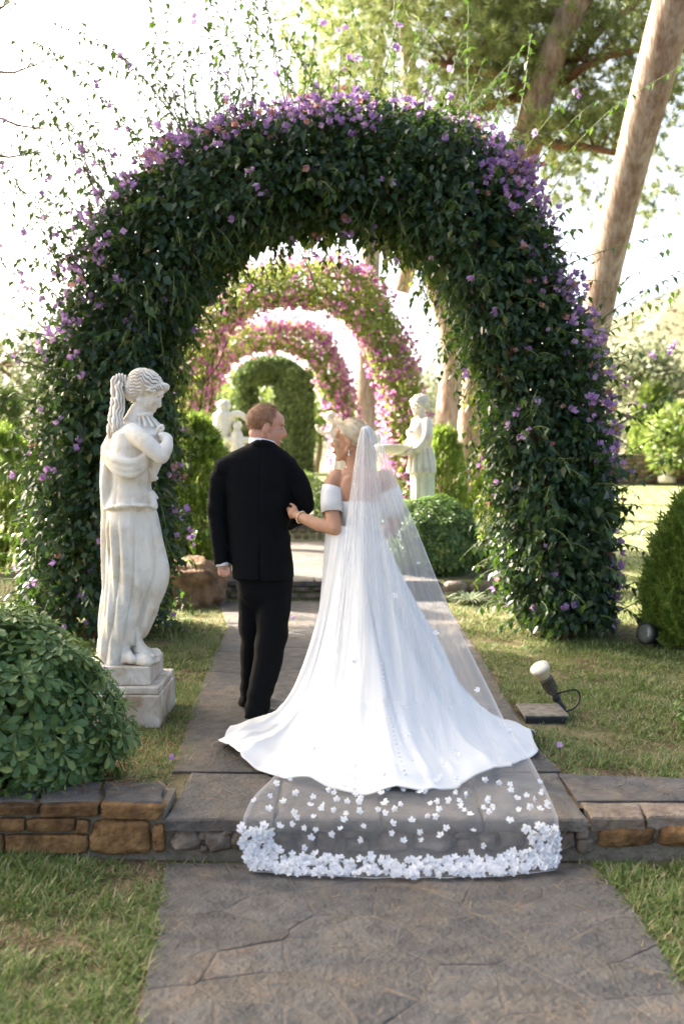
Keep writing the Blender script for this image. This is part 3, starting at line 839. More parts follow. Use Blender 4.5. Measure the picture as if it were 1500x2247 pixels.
for k in range(120):     # thick tangle of shoots at the upper left
    t = rr.uniform(.22, .56); s_, n_ = outer_at(t, rr.uniform(-.5, .5))
    specs.append((s_, (n_[0] * .8 + rr.uniform(-.35, .45), rr.uniform(-.35, .35), n_[1] * .8 + rr.uniform(-.1, .6)), rr.uniform(.45, 1.75), (rr.uniform(-.5, .3), 0, rr.uniform(-.9, .5))))
for k in range(26):     # fewer over the top and right
    t = rr.uniform(.56, .97); s_, n_ = outer_at(t, rr.uniform(-.5, .4))
    specs.append((s_, (n_[0] * .9 + rr.uniform(-.3, .3), rr.uniform(-.3, .3), n_[1] * .6 + rr.uniform(0, .6)), rr.uniform(.35, 1.1), (rr.uniform(-.2, .3), 0, rr.uniform(-.8, .4))))
for k in range(16):
    t = rr.uniform(.02, .24); s_, n_ = outer_at(t, rr.uniform(-.5, .2))
    specs.append((s_, (n_[0] + rr.uniform(-.2, .2), rr.uniform(-.4, .2), rr.uniform(-.1, .5)), rr.uniform(.25, .7), (0, 0, rr.uniform(-1.2, -.2))))
# the long single whips seen against the pines and the sky
for (x0, y0, x1, y1) in [(1030, 250, 1000, 10), (990, 235, 900, 10), (1150, 470, 1440, 20), (1120, 330, 1165, 60), (1230, 590, 1500, 470), (1320, 700, 1490, 590), (430, 250, 390, -20), (560, 225, 480, -10), (740, 215, 760, 20),
                         (480, 240, 440, 20), (330, 330, 60, 60), (300, 360, 20, 330), (180, 540, -20, 440), (250, 430, 0, 230), (860, 215, 960, 30), (640, 220, 600, 40), (700, 215, 830, 60), (1345, 900, 1440, 960), (1330, 790, 1420, 800)]:
    a, b = P(x0, y0, AD), P(x1, y1, AD + rr.uniform(-.4, .3))
    specs.append((a, (b - a) + Vector((0, 0, .12)), (b - a).length, (0, 0, -.25)))
shoots(arch1, specs, 23, M['bleaf'], .085, .035)
leaf_sprays(arch1, 900, 37)
# creeper ends hanging inside the arch
hs = []
for (x, y, L) in [(655, 545, .75), (520, 640, .3), (560, 600, .25), (450, 690, .3), (840, 520, .25), (745, 510, .2), (910, 560, .25), (980, 700, .3), (1010, 800, .3), (1030, 950, .35), (1010, 640, .3), (430, 760, .35), (395, 900, .3), (365, 1190, .3), (360, 1290, .32), (1060, 1080, .3), (690, 520, .22), (800, 520, .22), (600, 560, .2)]:
    a = P(x, y, AD + rr.uniform(-.2, .4)); hs.append((a, (rr.uniform(-.5, .5), rr.uniform(-.5, .1), -.7), L, (0, 0, -1.0)))
for k in range(60):
    t = rr.uniform(.12, .9); i = int(t * 79); c = ARCH_C[i] - ARCH_N[i] * ARCH_H[i] * .9
    hs.append(((c[0], AD + .25 + rr.uniform(-.3, .75), c[1]), (-ARCH_N[i][0] * .4, rr.uniform(-.4, .4), -.6), rr.uniform(.12, .32), (0, 0, -1)))
shoots(arch1, hs, 29, M['bleaf_sunlit'], .085, .03)
def prob_pink(t, ox, sp, pos):
    return np.clip(.55 + .7 * snoise(pos, 1.8, 7.0), .05, 1) * (.55 + .45 * (ox > -.2))
make_arch('flower_arch', 'sunlit pink blossom arch just behind the near arch', (-.85, 16.9, Z3 - .02), 1.02, .55, 17000, .10, M['bleaf_sunlit'], 2000, .075, M['pink'], prob_pink, 102, thick=.66)
make_arch('flower_arch', 'smaller looking pink arch seen through the second arch', (-1.85, 25.4, Z4), 1.0, .55, 8500, .13, M['bleaf_sunlit'], 1700, .10, M['pink'], prob_pink, 103, thick=.66)

# ---- conifers and shrubs
SPRAY_V, SPRAY_F = [], []
_r = random.Random(4)
for k in range(9):
    f = k / 8; s = -1 if k % 2 else 1
    bx, by = 0.0, f * .62; L = .42 * (1 - f * .45)
    ex_, ey_ = s * L * .62, by + L * .72; zz = _r.uniform(-.08, .08); b = len(SPRAY_V)
    SPRAY_V += [(bx - .03, by, 0), (bx + .03, by + .05, 0), (ex_, ey_, zz), ((bx + ex_) / 2 + .06 * s, (by + ey_) / 2 - .05, zz / 2)]
    SPRAY_F += [(b, b + 1, b + 2), (b, b + 2, b + 3)]
b = len(SPRAY_V); SPRAY_V += [(-.035, 0, 0), (.035, 0, 0), (0, 1, 0), (.05, .6, 0)]; SPRAY_F += [(b, b + 1, b + 2), (b, b + 3, b + 2)]
def conifer(name, label, base, rad, h, n, sz, mat, seed, group=None, top=.7, cat='shrub', lean=0):
    r = np.random.default_rng(seed)
    A = thing(name, label, cat, base, group)
    u = r.random(n); ph = r.uniform(0, 6.283, n)
    # profile: broad low down, rounding to a point
    prof = np.where(u < top, .82 + .18 * np.sin(u / top * 3.14159), np.sqrt(np.clip(1 - ((u - top) / (1 - top)) ** 1.6, 0, 1)) * .82 + .0)
    key = np.stack([np.cos(ph) * 2, np.sin(ph) * 2, u * 3], 1)
    rr_ = rad * prof * (1 + .13 * snoise(key, 2.3, seed) + .08 * snoise(key, 6.0, seed + 1)) * (1 - np.abs(r.normal(0, .13, n)))
    pos = np.stack([base[0] + rr_ * np.cos(ph) + lean * u, base[1] + rr_ * np.sin(ph), base[2] + .02 + u * h * (1 + .03 * snoise(key, 3.0, 1.0))], 1)
    nr = np.stack([np.cos(ph), np.sin(ph), .2 + 0 * ph], 1)
    d = norm(nr * .55 + np.array([0, 0, 1.0]) + r.normal(0, .28, (n, 3))); up = norm(np.stack([-np.sin(ph), np.cos(ph), 0 * ph], 1) + nr * r.normal(0, .8, (n, 1)) + r.normal(0, .3, (n, 3)))
    V, F = scatter(pos, d, up, sz * r.uniform(.6, 1.3, n), SPRAY_V, SPRAY_F)
    o = mk('crown', V, F, mat, A); o['kind'] = 'stuff'
    mb = MB()
    for k in range(9):
        a = k * .7; q = rad * .35
        mb.tube([(base[0] + .03 * math.cos(a), base[1] + .03 * math.sin(a), base[2] - .05), (base[0] + q * math.cos(a), base[1] + q * math.sin(a), base[2] + h * .35), (base[0] + q * .8 * math.cos(a) + lean * .5, base[1] + q * .8 * math.sin(a), base[2] + h * .75)], [.03, .018, .006], 5)
    mb.build('trunk', M['twig'], A)
    return A
def at(x, d, z):
    return Vector(((x - HX) / FPX * d, d, z))
conifer('thuja_shrub', 'tall bright green thuja behind the statue holding a vase', at(418, 11.0, Z2 - .03), .48, 1.66, 2500, .20, M['thuja'], 201, 'thuja shrubs', .55)
conifer('thuja_shrub', 'green thuja cut by the left edge of the photo', at(-5, 11.6, Z2 - .03), .55, 1.55, 2400, .18, M['thuja'], 202, 'thuja shrubs', .55)
conifer('thuja_shrub', 'feathery green thuja cut by the right edge of the photo', at(1545, 7.9, Z1 - .03), .42, 1.10, 1900, .21, M['thuja'], 203, 'thuja shrubs', .45)
conifer('thuja_shrub', 'thuja half hidden behind the right leg of the near arch', at(1085, 11.6, Z2 - .03), .36, 1.05, 1500, .16, M['thuja'], 204, 'thuja shrubs', .5)
conifer('thuja_shrub', 'dark thuja directly behind the statue holding a bowl', at(975, 13.4, Z2 - .03), .30, 1.62, 1500, .17, M['thuja'], 205, 'thuja shrubs', .5)
conifer('thuja_shrub', 'distant thuja on the terrace at the far right', at(1436, 36.0, 1.1), .8, 2.9, 1200, .5, M['lime'], 206, 'thuja shrubs', .5)
conifer('clipped_cypress', 'pale slim cypress far behind the left leg of the arch', at(12, 40.0, .8), .6, 3.2, 900, .5, M['hedge'], 207, None, .6, 'tree')

def leafy_ball(name, label, c, rad, n, leaf, mat, seed, cat='shrub', rosette=0, group=None, flat_bottom=-.8, tv=LEAF_V, tf=LEAF_F, pieces=0):
    """a broadleaf shrub: leaves in whorls at twig ends over an uneven rounded crown"""
    r = np.random.default_rng(seed)
    A = thing(name, label, cat, (c[0], c[1], c[2] - rad[2] * .9), group)
    dd = rand_dirs(n) if False else norm(r.normal(size=(n, 3)))
    dd = dd[dd[:, 2] > flat_bottom]; n = len(dd)
    lump = 1 + .14 * snoise(dd, 2.4, seed) + .10 * snoise(dd, 6.0, seed + 2)
    rho = np.clip(1 - np.abs(r.normal(0, .11, n)), .45, 1.05) * lump
    pos = np.array(c) + dd * np.array(rad) * rho[:, None]
    nr = norm(dd / np.array(rad))
    nr = norm(nr + np.array([0, 0, .45]) + r.normal(0, .25, (n, 3)))
    if rosette:
        # whorls: each is one template of several leaves round a tip
        a = norm(np.cross(nr, rand_dirs(n)))
        sz = leaf * r.uniform(.7, 1.2, n)
        score = sz * (dd[:, 1] < .1) * (np.clip(rho, 0, 1) ** 4) * r.uniform(.6, 1, n)
        if pieces:
            split300('whorl', mat, A, pos, a, nr, sz, tv, tf, score, 'leaf_whorl', 'leaf_mass', pieces)
        else:
            V, F = scatter(pos, a, nr, sz, tv, tf); mk('leaf_mass', V, F, mat, A)['kind'] = 'stuff'
    else:
        d = norm(nr * .6 + r.normal(0, .6, (n, 3))); sz = leaf * r.uniform(.6, 1.2, n)
        V, F = scatter(pos, d, norm(nr + r.normal(0, .4, (n, 3))), sz, tv, tf); mk('leaf_mass', V, F, mat, A)['kind'] = 'stuff'
    mb = MB(); rr_ = random.Random(seed)
    for k in range(26):
        e = Vector(c) + Vector([float(q) for q in dd[rr_.randrange(n)] * np.array(rad) * .85])
        b = Vector((c[0] + rr_.uniform(-.2, .2) * rad[0], c[1] + rr_.uniform(-.2, .2) * rad[1], c[2] - rad[2] * .98))
        mid = (b + e) / 2 + Vector((0, 0, rad[2] * .12)); mb.tube([b, mid, e], [.014, .009, .003], 5)
    mb.build('twig', M['twig'], A)
    return A
# whorl template: eight spoon-shaped leaves (x,y in the whorl plane, z along the twig)
WH_V, WH_F = [], []
_r = random.Random(8)
for k in range(9):
    a = k * 2.4 + _r.uniform(-.2, .2); L = (1.0 if k < 6 else .62) * _r.uniform(.85, 1.1); tilt = (.22 if k < 6 else .75)
    ca, sa = math.cos(a), math.sin(a); b = len(WH_V)
    for (u, v, w) in [(0, .04, 0), (.055, .35, .015), (.175, .72, .03), (.11, .95, .0), (0, 1.0, -.03), (-.11, .95, 0), (-.175, .72, .03), (-.055, .35, .015), (0, .6, -.015)]:
        v2 = v * L; up = v2 * tilt - .22 * v2 * v2 + w
        WH_V.append((u * L * ca - v2 * sa * .95, u * L * sa + v2 * ca * .95, up))
    WH_F += [(b, b + 1, b + 8), (b + 1, b + 2, b + 8), (b + 2, b + 3, b + 8), (b + 3, b + 4, b + 8), (b + 4, b + 5, b + 8), (b + 5, b + 6, b + 8), (b + 6, b + 7, b + 8), (b + 7, b, b + 8)]
leafy_ball('glossy_shrub', 'big rounded shrub with spoon shaped leaves beside the sandstone wall', (-1.58, 4.58, .47), (.55, .45, .47), 1450, .088, M['pitto'], 301, 'shrub', 1, None, -.99, WH_V, WH_F, 300)
leafy_ball('glossy_shrub', 'clipped glossy shrub between the veil and the right arch leg', (1.00, 11.2, .77), (.58, .5, .44), 1500, .085, M['pitto'], 302, 'shrub', 1, None, -.9, WH_V, WH_F)
leafy_ball('ball_shrub', 'small clipped ball shrub in the distance between the two people', at(665, 20.0, .95), (.42, .4, .40), 1800, .085, M['box_leaf'], 303, 'shrub')
leafy_ball('ball_shrub', 'pale low bush right behind the head of the bride', at(728, 16.0, .92), (.36, .35, .36), 1500, .075, M['box_leaf'], 304, 'shrub')
leafy_ball('flowering_shrub', 'bright flowering bush on the terrace at the right edge', at(1495, 34.0, 2.15), (1.2, 1.2, 1.25), 2300, .26, M['lime'], 305, 'shrub')
leafy_ball('glossy_shrub', 'small plant on bare soil at the right edge of the lawn', at(1535, 5.45, .26), (.11, .12, .11), 46, .065, M['pitto'], 306, 'plant', 1, None, -.9, WH_V, WH_F)
# strap-leaf plants
def strap_plant(label, c, n, L, seed):
    r = random.Random(seed); V, F = [], []
    for k in range(n):
        a = r.uniform(0, 6.283); l = L * r.uniform(.6, 1.15); w = .011; up = r.uniform(.5, 1.1)
        pts = []
        for q in range(6):
            f = q / 5; rad = l * f * .8; z = up * l * f * (1 - .78 * f)
            pts.append((c[0] + math.cos(a) * rad, c[1] + math.sin(a) * rad, c[2] + z))
        b = len(V); sx, sy = -math.sin(a), math.cos(a)
        for q, p in enumerate(pts):
            ww = w * (1 - (q / 5) ** 2 * .9)
            V += [(p[0] - sx * ww, p[1] - sy * ww, p[2]), (p[0] + sx * ww, p[1] + sy * ww, p[2])]
        F += [(b + 2 * q, b + 2 * q + 1, b + 2 * q + 3, b + 2 * q + 2) for q in range(5)]
    A = thing('strap_leaf_plant', label, 'plant', c, 'striped strap leaf plants')
    mk('leaf_mass', np.array(V), np.array(F), M['spider'], A, True)['kind'] = 'stuff'
strap_plant('striped strap leaf plant right beside the trailing veil', (1.30, 10.15, Z1 - .01), 85, .34, 1)
strap_plant('striped strap leaf plant nearest the right arch leg', (1.66, 10.10, Z1 - .01), 70, .34, 2)
strap_plant('pale strap leaf plant on top of the bed edging', (1.55, 10.75, Z2 - .05), 60, .30, 3)

# ---- clipped hedge arch far off
def hedge_arch():
    A = thing('hedge_arch', 'distant clipped green hedge arch behind the pink arches', 'hedge arch', at(612, 33.0, .84))
    r = np.random.default_rng(77)
    def column(x0, x1, z0, z1, d, n, lean=0):
        X0, X1 = at(x0, d, 0).x, at(x1, d, 0).x; c = (X0 + X1) / 2; h = (X1 - X0) / 2
        ph = r.uniform(0, 6.283, n); u = r.random(n); rad = h * (1 - np.abs(r.normal(0, .06, n)))
        pos = np.stack([c + rad * np.cos(ph) + lean * u ** 2, d + rad * np.sin(ph), z0 + u * (z1 - z0)], 1)
        return pos, np.stack([np.cos(ph), np.sin(ph), .1 + 0 * ph], 1)
    ps = [column(606, 684, .8, 4.4, 33, 6500), column(522, 562, .8, 4.4, 34, 3500)]
    n = 4500; a = r.uniform(0, 3.1416, n); ph = r.uniform(0, 6.283, n)
    c = at(593, 33, 0).x; R = at(643, 33, 0).x - c
    t = .42 * (1 - np.abs(r.normal(0, .08, n)))
    ps.append((np.stack([c + (R + t * np.cos(ph)) * np.cos(a) * 1.0, 33 + t * np.sin(ph), 4.0 + (R * .62 + t * np.cos(ph)) * np.sin(a)], 1), np.stack([np.cos(ph) * np.cos(a), np.sin(ph), np.cos(ph) * np.sin(a)], 1)))
    for k, (p, nr) in enumerate(ps):
        d = norm(nr * .5 + np.array([0, 0, .9]) + r.normal(0, .4, p.shape))
        V, F = scatter(p, d, norm(nr + r.normal(0, .5, p.shape)), .20 * r.uniform(.7, 1.2, len(p)), LEAF_V, LEAF_F)
        mk(['hedge_column', 'hedge_column', 'hedge_crown'][k], V, F, M['hedge'], A)['kind'] = 'stuff'
hedge_arch()

# ---- pines
NC_V, NC_F = [], []
_r = random.Random(5)
for k in range(26):
    a = _r.uniform(0, 6.283); el = _r.uniform(.1, 1.3); L = _r.uniform(.65, 1.0)
    dv = Vector((math.cos(a) * math.cos(el), math.sin(el), math.sin(a) * math.cos(el))); sv = dv.cross(Vector((.3, .2, .9))).normalized() * .028
    b = len(NC_V); o_ = Vector((0, _r.uniform(0, .35), 0))
    NC_V += [tuple(o_ - sv), tuple(o_ + sv), tuple(o_ + dv * L)]; NC_F.append((b, b + 1, b + 2))
def needle_clumps(A, centres, per, spread, sz, seed, mat):
    r = np.random.default_rng(seed)
    c = np.repeat(np.array([tuple(p) for p in centres]), per, 0)
    pos = c + r.normal(0, 1, c.shape) * np.array(spread)
    d = norm(r.normal(0, .7, c.shape) + np.array([0, 0, .55])); up = norm(r.normal(size=c.shape))
    V, F = scatter(pos, d, up, sz * r.uniform(.7, 1.3, len(c)), NC_V, NC_F)
    o = mk('needle_mass', V, F, mat, A); o['kind'] = 'stuff'
def trunk_mesh(name, pts, radii, mat, A, seg=14):
    """a trunk with an uneven, plated surface"""
    n = 40; pp, _ = interp_path([(*p, rd) for p, rd in zip(pts, radii)], n)
    for it in range(4):
        pp[1:-1] = (pp[:-2] + 2 * pp[1:-1] + pp[2:]) / 4
    mb = MB(); mb.tube([Vector(p[:3]) for p in pp], [p[3] for p in pp], seg)
    v = np.array(mb.v); k = snoise(v, 5.0, 1.0) * .03 + snoise(v, 14.0, 2.0) * .015
    cen = np.repeat(pp[:, :3], seg, 0)[:len(v)]
    v = cen + (v - cen) * (1 + k)[:, None] * 1.0
    return mk(name, v.tolist(), mb.f, mat, A, True)
def limb(A, pts, radii, name='limb', mat=None):
    mb = MB(); mb.tube(pts, radii, 7); return mb.build(name, mat or M['branch'], A)
# pine 1: the big leaning trunk at the right
T = thing('pine_tree', 'big leaning pine trunk at the upper right of the photo', 'tree', P(1225, 1075, 14.4), 'pine trees')
T.location.z = terrain(np.array([T.location.x]), np.array([T.location.y]))[0]
trunk_mesh('trunk', [Vector((T.location.x, 14.4, T.location.z - .1)), P(1265, 900, 14.3), P(1318, 640, 14.0), P(1352, 480, 13.6), P(1405, 280, 13.1), P(1462, 60, 12.6), P(1520, -160, 12.2), P(1580, -420, 12.0)], [.30, .25, .215, .225, .235, .27, .25, .18], M['bark'], T)
limb(T, [P(1500, -60, 12.4), P(1440, -160, 12.2), P(1340, -260, 12), P(1200, -330, 12)], [.11, .09, .06, .02])
limb(T, [P(1540, -220, 12.2), P(1620, -330, 12.0), P(1740, -400, 11.5)], [.11, .07, .03])
cs = [P(1560 + rr.uniform(-260, 240), -420 + rr.uniform(-170, 60), 12 + rr.uniform(-1.6, 1.6)) for k in range(70)]
needle_clumps(T, cs, 8, (.28, .28, .14), .20, 401, M['needle'])
# pine 2: forked trunk in the upper right, its foot seen through the arch
T = thing('pine_tree', 'forked pine with pale bark rising behind the right half of the arch', 'tree', P(1025, 1110, 20.0), 'pine trees')
T.location.z = Z3 - .1
trunk_mesh('trunk', [Vector((T.location.x - .02, 20, .4)), P(1026, 1050, 20), P(1038, 850, 19.6), P(1075, 600, 19), P(1120, 420, 18.4), P(1160, 290, 18.0)], [.40, .30, .245, .28, .30, .32], M['bark'], T)
trunk_mesh('fork', [P(1150, 320, 18.05), P(1185, 200, 17.8), P(1225, 80, 17.5), P(1290, -40, 17.2), P(1350, -200, 17)], [.29, .25, .24, .22, .16], M['bark'], T)
trunk_mesh('fork', [P(1150, 330, 18.1), P(1165, 250, 18.2), P(1230, 120, 18.4), P(1215, 20, 18.5), P(1230, -150, 18.6)], [.27, .22, .19, .17, .12], M['bark'], T)
BR = [[(1180, 280), (1260, 268), (1330, 245), (1400, 232), (1480, 215)], [(1215, 190), (1275, 150), (1340, 120), (1420, 105), (1500, 85)], [(1165, 160), (1155, 90), (1140, 20), (1120, -60)],
      [(1190, 215), (1090, 160), (1010, 150), (940, 130)], [(1200, 130), (1080, 70), (960, 40), (850, 10)], [(1175, 300), (1230, 320), (1300, 325), (1370, 340)], [(1170, 205), (1060, 235), (1010, 250)],
      [(1240, 60), (1100, -20), (930, -70), (760, -60)], [(1250, 140), (1320, 60), (1380, 20), (1440, -30)]]
cs = []
for bi, b in enumerate(BR):
    pts = [P(x, y, 18 - .35 * k * (1 if bi % 2 else -.6)) for k, (x, y) in enumerate(b)]
    limb(T, pts, [.12, .085, .065, .045, .02][:len(pts)])
    for k in range(1, len(pts)):
        for q in range(5):
            c = pts[k - 1].lerp(pts[k], rr.random()); e = c + Vector((rr.uniform(-.7, .7), rr.uniform(-.7, .7), rr.uniform(-.1, .75)))
            limb(T, [c, (c + e) / 2 + Vector((0, 0, .06)), e], [.028, .018, .006], 'twig')
            cs += [e, (c + e) / 2 + Vector((0, 0, .1))]
needle_clumps(T, cs, 9, (.26, .26, .16), .22, 402, M['needle'])
mass = []
for k in range(330):   # the hanging crown in the upper middle
    x = rr.uniform(640, 1180); lim = 330 - abs(x - 900) * .25 + 60 * math.sin(x * .021) - max(0, 760 - x) * 1.1
    y = rr.uniform(-320, 1) if rr.random() < .35 else rr.uniform(-40, lim)
    mass.append(P(x, y, 18.6 + rr.uniform(-2.2, 2.2)))
needle_clumps(T, mass, 11, (.30, .35, .20), .23, 403, M['needle'])
sparse = [P(rr.uniform(1180, 1500), rr.uniform(-60, 330), 19 + rr.uniform(-2, 2)) for k in range(95)] + [P(rr.uniform(1180, 1440), rr.uniform(320, 470), 20) for k in range(42)]
needle_clumps(T, sparse, 9, (.26, .3, .16), .22, 404, M['needle'])
# pine 3: curved trunk seen through the arch
T = thing('pine_tree', 'curved pine trunk between the bowl statue and the sunlit pine foot', 'tree', P(985, 1080, 23.0), 'pine trees')
T.location.z = Z3 - .1
trunk_mesh('trunk', [Vector((T.location.x, 23, .4)), P(985, 980, 23), P(990, 860, 23), P(1000, 780, 23), P(990, 700, 22.8), P(955, 640, 22.6), P(950, 560, 22.4), P(930, 420, 22.2), P(900, 200, 22), P(880, -50, 22)], [.45, .38, .32, .31, .29, .26, .25, .23, .2, .12], M['bark'], T)
trunk_mesh('fork', [P(880, 640, 24.5), P(905, 560, 24.3), P(930, 480, 24), P(945, 400, 23.6)], [.2, .2, .21, .2], M['bark'], T)
T = thing('pine_tree', 'straight pine trunk far behind the top of the second arch', 'tree', at(806, 30.0, .85), 'pine trees')
trunk_mesh('trunk', [at(800, 30, .7), P(803, 850, 30), P(808, 650, 30), P(815, 520, 30), P(822, 350, 30), P(830, 100, 30)], [.36, .33, .30, .28, .25, .15], M['bark'], T)
# pines standing left of the photo: twigs hang into the upper left corner and their crowns shade the couple
def shade_pine(label, base, cz, R0, n, seed):
    random.seed(seed)
    T = thing('pine_tree', label, 'tree', base, 'pine trees')
    bx, by = base[0], base[1]
    trunk_mesh('trunk', [(bx, by, 0), (bx + .1, by - .1, 3), (bx + .2, by - .2, cz - 1), (bx + .4, by - .4, cz + 1.4)], [.34, .28, .25, .12], M['bark'], T)
    cs = []
    for k in range(n):
        a = k * 2.4; R_ = R0 * math.sqrt(random.uniform(.12, 1)); z = cz + random.uniform(-.9, 1.2)
        e = Vector((bx + .3 + R_ * math.cos(a), by - .3 + R_ * math.sin(a), z + random.uniform(.2, .8)))
        if e.x > -.375 * e.y - .35:
            e.x = -.375 * e.y - random.uniform(.35, .9)
        s_ = Vector((bx + .2, by - .2, z - 1.0)); limb(T, [s_, (s_ + e) / 2 + Vector((0, 0, .3)), e], [.09, .05, .015])
        for q in range(10):
            f = random.uniform(.4, 1.02); c = s_.lerp(e, f) + Vector((random.uniform(-.8, .8), random.uniform(-.8, .8), random.uniform(-.1, .6)))
            if c.x < -.36 * c.y - .3:
                cs.append(c)
    needle_clumps(T, cs, 13, (.40, .40, .18), .30, seed, M['needle'])
    return T
shade_pine('pine left of the view, nearest the big shrub', (-10.6, 9.2, Z1), 7.8, 4.3, 44, 405)
T = shade_pine('pine whose bare grey twigs reach into the upper left corner', (-10.4, 12.8, Z1), 8.6, 4.4, 48, 407)
tw = []
for (pts) in [[(-120, 210), (40, 275), (140, 290)], [(-100, 150), (30, 160), (110, 130)], [(-80, 330), (20, 345), (110, 330)], [(-120, 40), (0, 20), (40, -10)]]:
    q = [P(x, y, 12.5) for x, y in pts]; limb(T, q, [.03, .016, .006], 'twig', M['twig']); tw += [q[1].lerp(q[2], f) for f in (.1, .4, .7, 1)] + [q[0].lerp(q[1], f) for f in (.5, .8)]
needle_clumps(T, tw, 4, (.14, .16, .09), .13, 406, M['olive'])

# ---- trees and hill behind
def round_tree(name, label, base, h, crown, n, leaf, mat, seed, group, trunk_r=.18):
    r = np.random.default_rng(seed); rr_ = random.Random(seed)
    A = thing(name, label, 'tree', base, group)
    b = Vector(base); top = b + Vector((crown[0] * .1, 0, h - crown[2]))
    mb = MB(); mb.tube([b - Vector((0, 0, .2)), b.lerp(top, .5) + Vector((.15, 0, 0)), top], [trunk_r, trunk_r * .75, trunk_r * .5], 9); mb.build('trunk', M['bark'], A)
    cc = []; mb = MB()
    for k in range(16):
        d = Vector((rr_.gauss(0, 1), rr_.gauss(0, 1), rr_.gauss(0, .8) + .2)).normalized(); e = top + Vector((d.x * crown[0], d.y * crown[1], d.z * crown[2])) * rr_.uniform(.55, .9)
        mb.tube([top, (top + e) / 2 + Vector((0, 0, .1)), e], [trunk_r * .35, trunk_r * .2, .01], 5); cc.append(e)
    mb.build('limb', M['branch'], A)
    c = np.array([tuple(p) for p in cc])[r.integers(0, len(cc), n)]
    pos = c + r.normal(0, .30, (n, 3)) * np.array(crown)
    V, F = scatter(pos, norm(r.normal(0, 1, (n, 3)) + np.array([0, 0, -.3])), norm(r.normal(0, .8, (n, 3)) + np.array([0, 0, 1.])), leaf * r.uniform(.6, 1.3, n), LEAF_V, LEAF_F)
    mk('crown', V, F, mat, A)['kind'] = 'stuff'
for k, (x, d, h, cw, lab, mt) in enumerate([(1398, 38, 4.2, 1.8, 'olive tree on the stone terrace at the far right', 'olive'), (-20, 44, 7.2, 3.0, 'hazy grey olive tree at the far left edge', 'olive'), (70, 52, 5.4, 2.6, 'pale olive tree just left of the near arch leg', 'olive'),
                                            (575, 46, 4.6, 3.0, 'bright green tree seen through the hedge arch', 'lime'), (690, 50, 4.0, 2.5, 'light green tree behind the pink arch legs', 'lime'), (470, 48, 4.2, 2.6, 'light green tree behind the left statues', 'lime'), (860, 52, 4.4, 3, 'soft olive tree behind the bowl statue', 'olive'),
                                            (975, 60, 6.5, 3.6, 'olive tree between the curved pine and the arch leg', 'olive'), (1290, 58, 3.4, 2.6, 'olive tree at the foot of the hill', 'olive'), (1540, 60, 3.0, 2.4, 'olive tree below the hill at the right edge', 'olive'), (230, 50, 4.5, 3.0, 'bushy tree hidden behind the left arch leg', 'olive')]):
    round_tree('olive_tree' if mt == 'olive' else 'garden_tree', lab, at(x, d, .85 if x < 1390 or d > 45 else 1.7), h, (cw, cw, h * .34), 2600, .30, M[mt], 500 + k, 'background trees', .2)
M['hill'] = surface('scrub hillside', [(0.3, (.085, .085, .045)), (0.5, (.135, .12, .075)), (0.7, (.18, .15, .10))], .05, .95, 10, .6, .3, [(0.4, (.55, .6, .45)), (0.6, (1, 1, 1))], .12, .7)
_hx = np.linspace(-140, 260, 90); _hy = np.linspace(140, 330, 40)
def hillz(x, y):
    h = 46 * smoothstep(28, 105, x) * smoothstep(135, 250, y) + 4 * smoothstep(140, 200, y)
    return .3 + h * (1 + .12 * snoise(np.stack([x, y, x * 0], 1), .06, 1)) + 1.2 * snoise(np.stack([x, y, x * 0], 1), .3, 2) * smoothstep(140, 170, y)
grid_sheet('hill', _hx, _hy, hillz, M['hill'])
r = np.random.default_rng(9); n = 2600
hx_, hy_ = r.uniform(-100, 200, n), r.uniform(142, 300, n); sel = hillz(hx_, hy_) > 2
pos = np.stack([hx_, hy_, hillz(hx_, hy_) - .3], 1)[sel]; pos = np.repeat(pos, 14, 0) + r.normal(0, 1, (sel.sum() * 14, 3)) * np.array([1.3, 1.3, .7])
V, F = scatter(pos, norm(r.normal(size=pos.shape) + np.array([0, 0, .4])), norm(r.normal(size=pos.shape)), 1.1 * r.uniform(.6, 1.3, len(pos)), LEAF_V, LEAF_F)
o = mk('hillside_scrub', V, F, leafmat('hill scrub', [(0, (.05, .06, .03)), (1, (.11, .115, .06))], .7, .2)); o['kind'] = 'stuff'; o['label'] = 'dry scrub covering the distant hillside'; o['category'] = 'scrub'
# terrace wall and urn at the far right
TW = thing('terrace_wall', 'old stone terrace wall at the far end of the sunlit lawn', 'wall', at(1400, 35.0, .8))
mb = MB(); a_, b_ = at(1180, 35, 0).x, at(1446, 35, 0).x; mb.box((a_, 35.1, .6), (b_, 38.5, 1.72)); mb.box((b_ + .9, 34.1, .6), (b_ + 6, 38.4, 1.40)); mb.build('wall_core', M['mortar'], TW, False)
random.seed(5)
for (x0, x1, y, z0, z1) in [(a_, b_, 35.1, .72, 1.74), (b_ + .9, b_ + 4.5, 34.1, .72, 1.42)]:
    z = z0
    while z < z1 - .03:
        h = min(random.uniform(.13, .2), z1 - z); x = x0
        while x < x1:
            w = random.uniform(.3, .7); m2 = MB(); m2.ell((x + w / 2, y, z + h / 2), (w / 2 - .01, .09, h / 2 - .008), None, 8, 6, .4, .08, random.random() * 9); m2.build('wall_stone', M['rubble'], TW, True); x += w
        z += h
U = thing('stone_urn', 'pale stone urn on a block at the end of the terrace wall', 'urn', at(1462, 34.5, .75))
mb = MB(); uc = at(1462, 34.5, 0).x
prof = [(.30, .75), (.30, .95), (.16, 1.0), (.13, 1.12), (.30, 1.3), (.42, 1.55), (.36, 1.68), (.46, 1.76), (.46, 1.80), (.34, 1.80)]
mb.loft([[(uc + q * math.cos(6.283 * j / 16), 34.5 + q * math.sin(6.283 * j / 16), z) for j in range(16)] for q, z in prof]); 
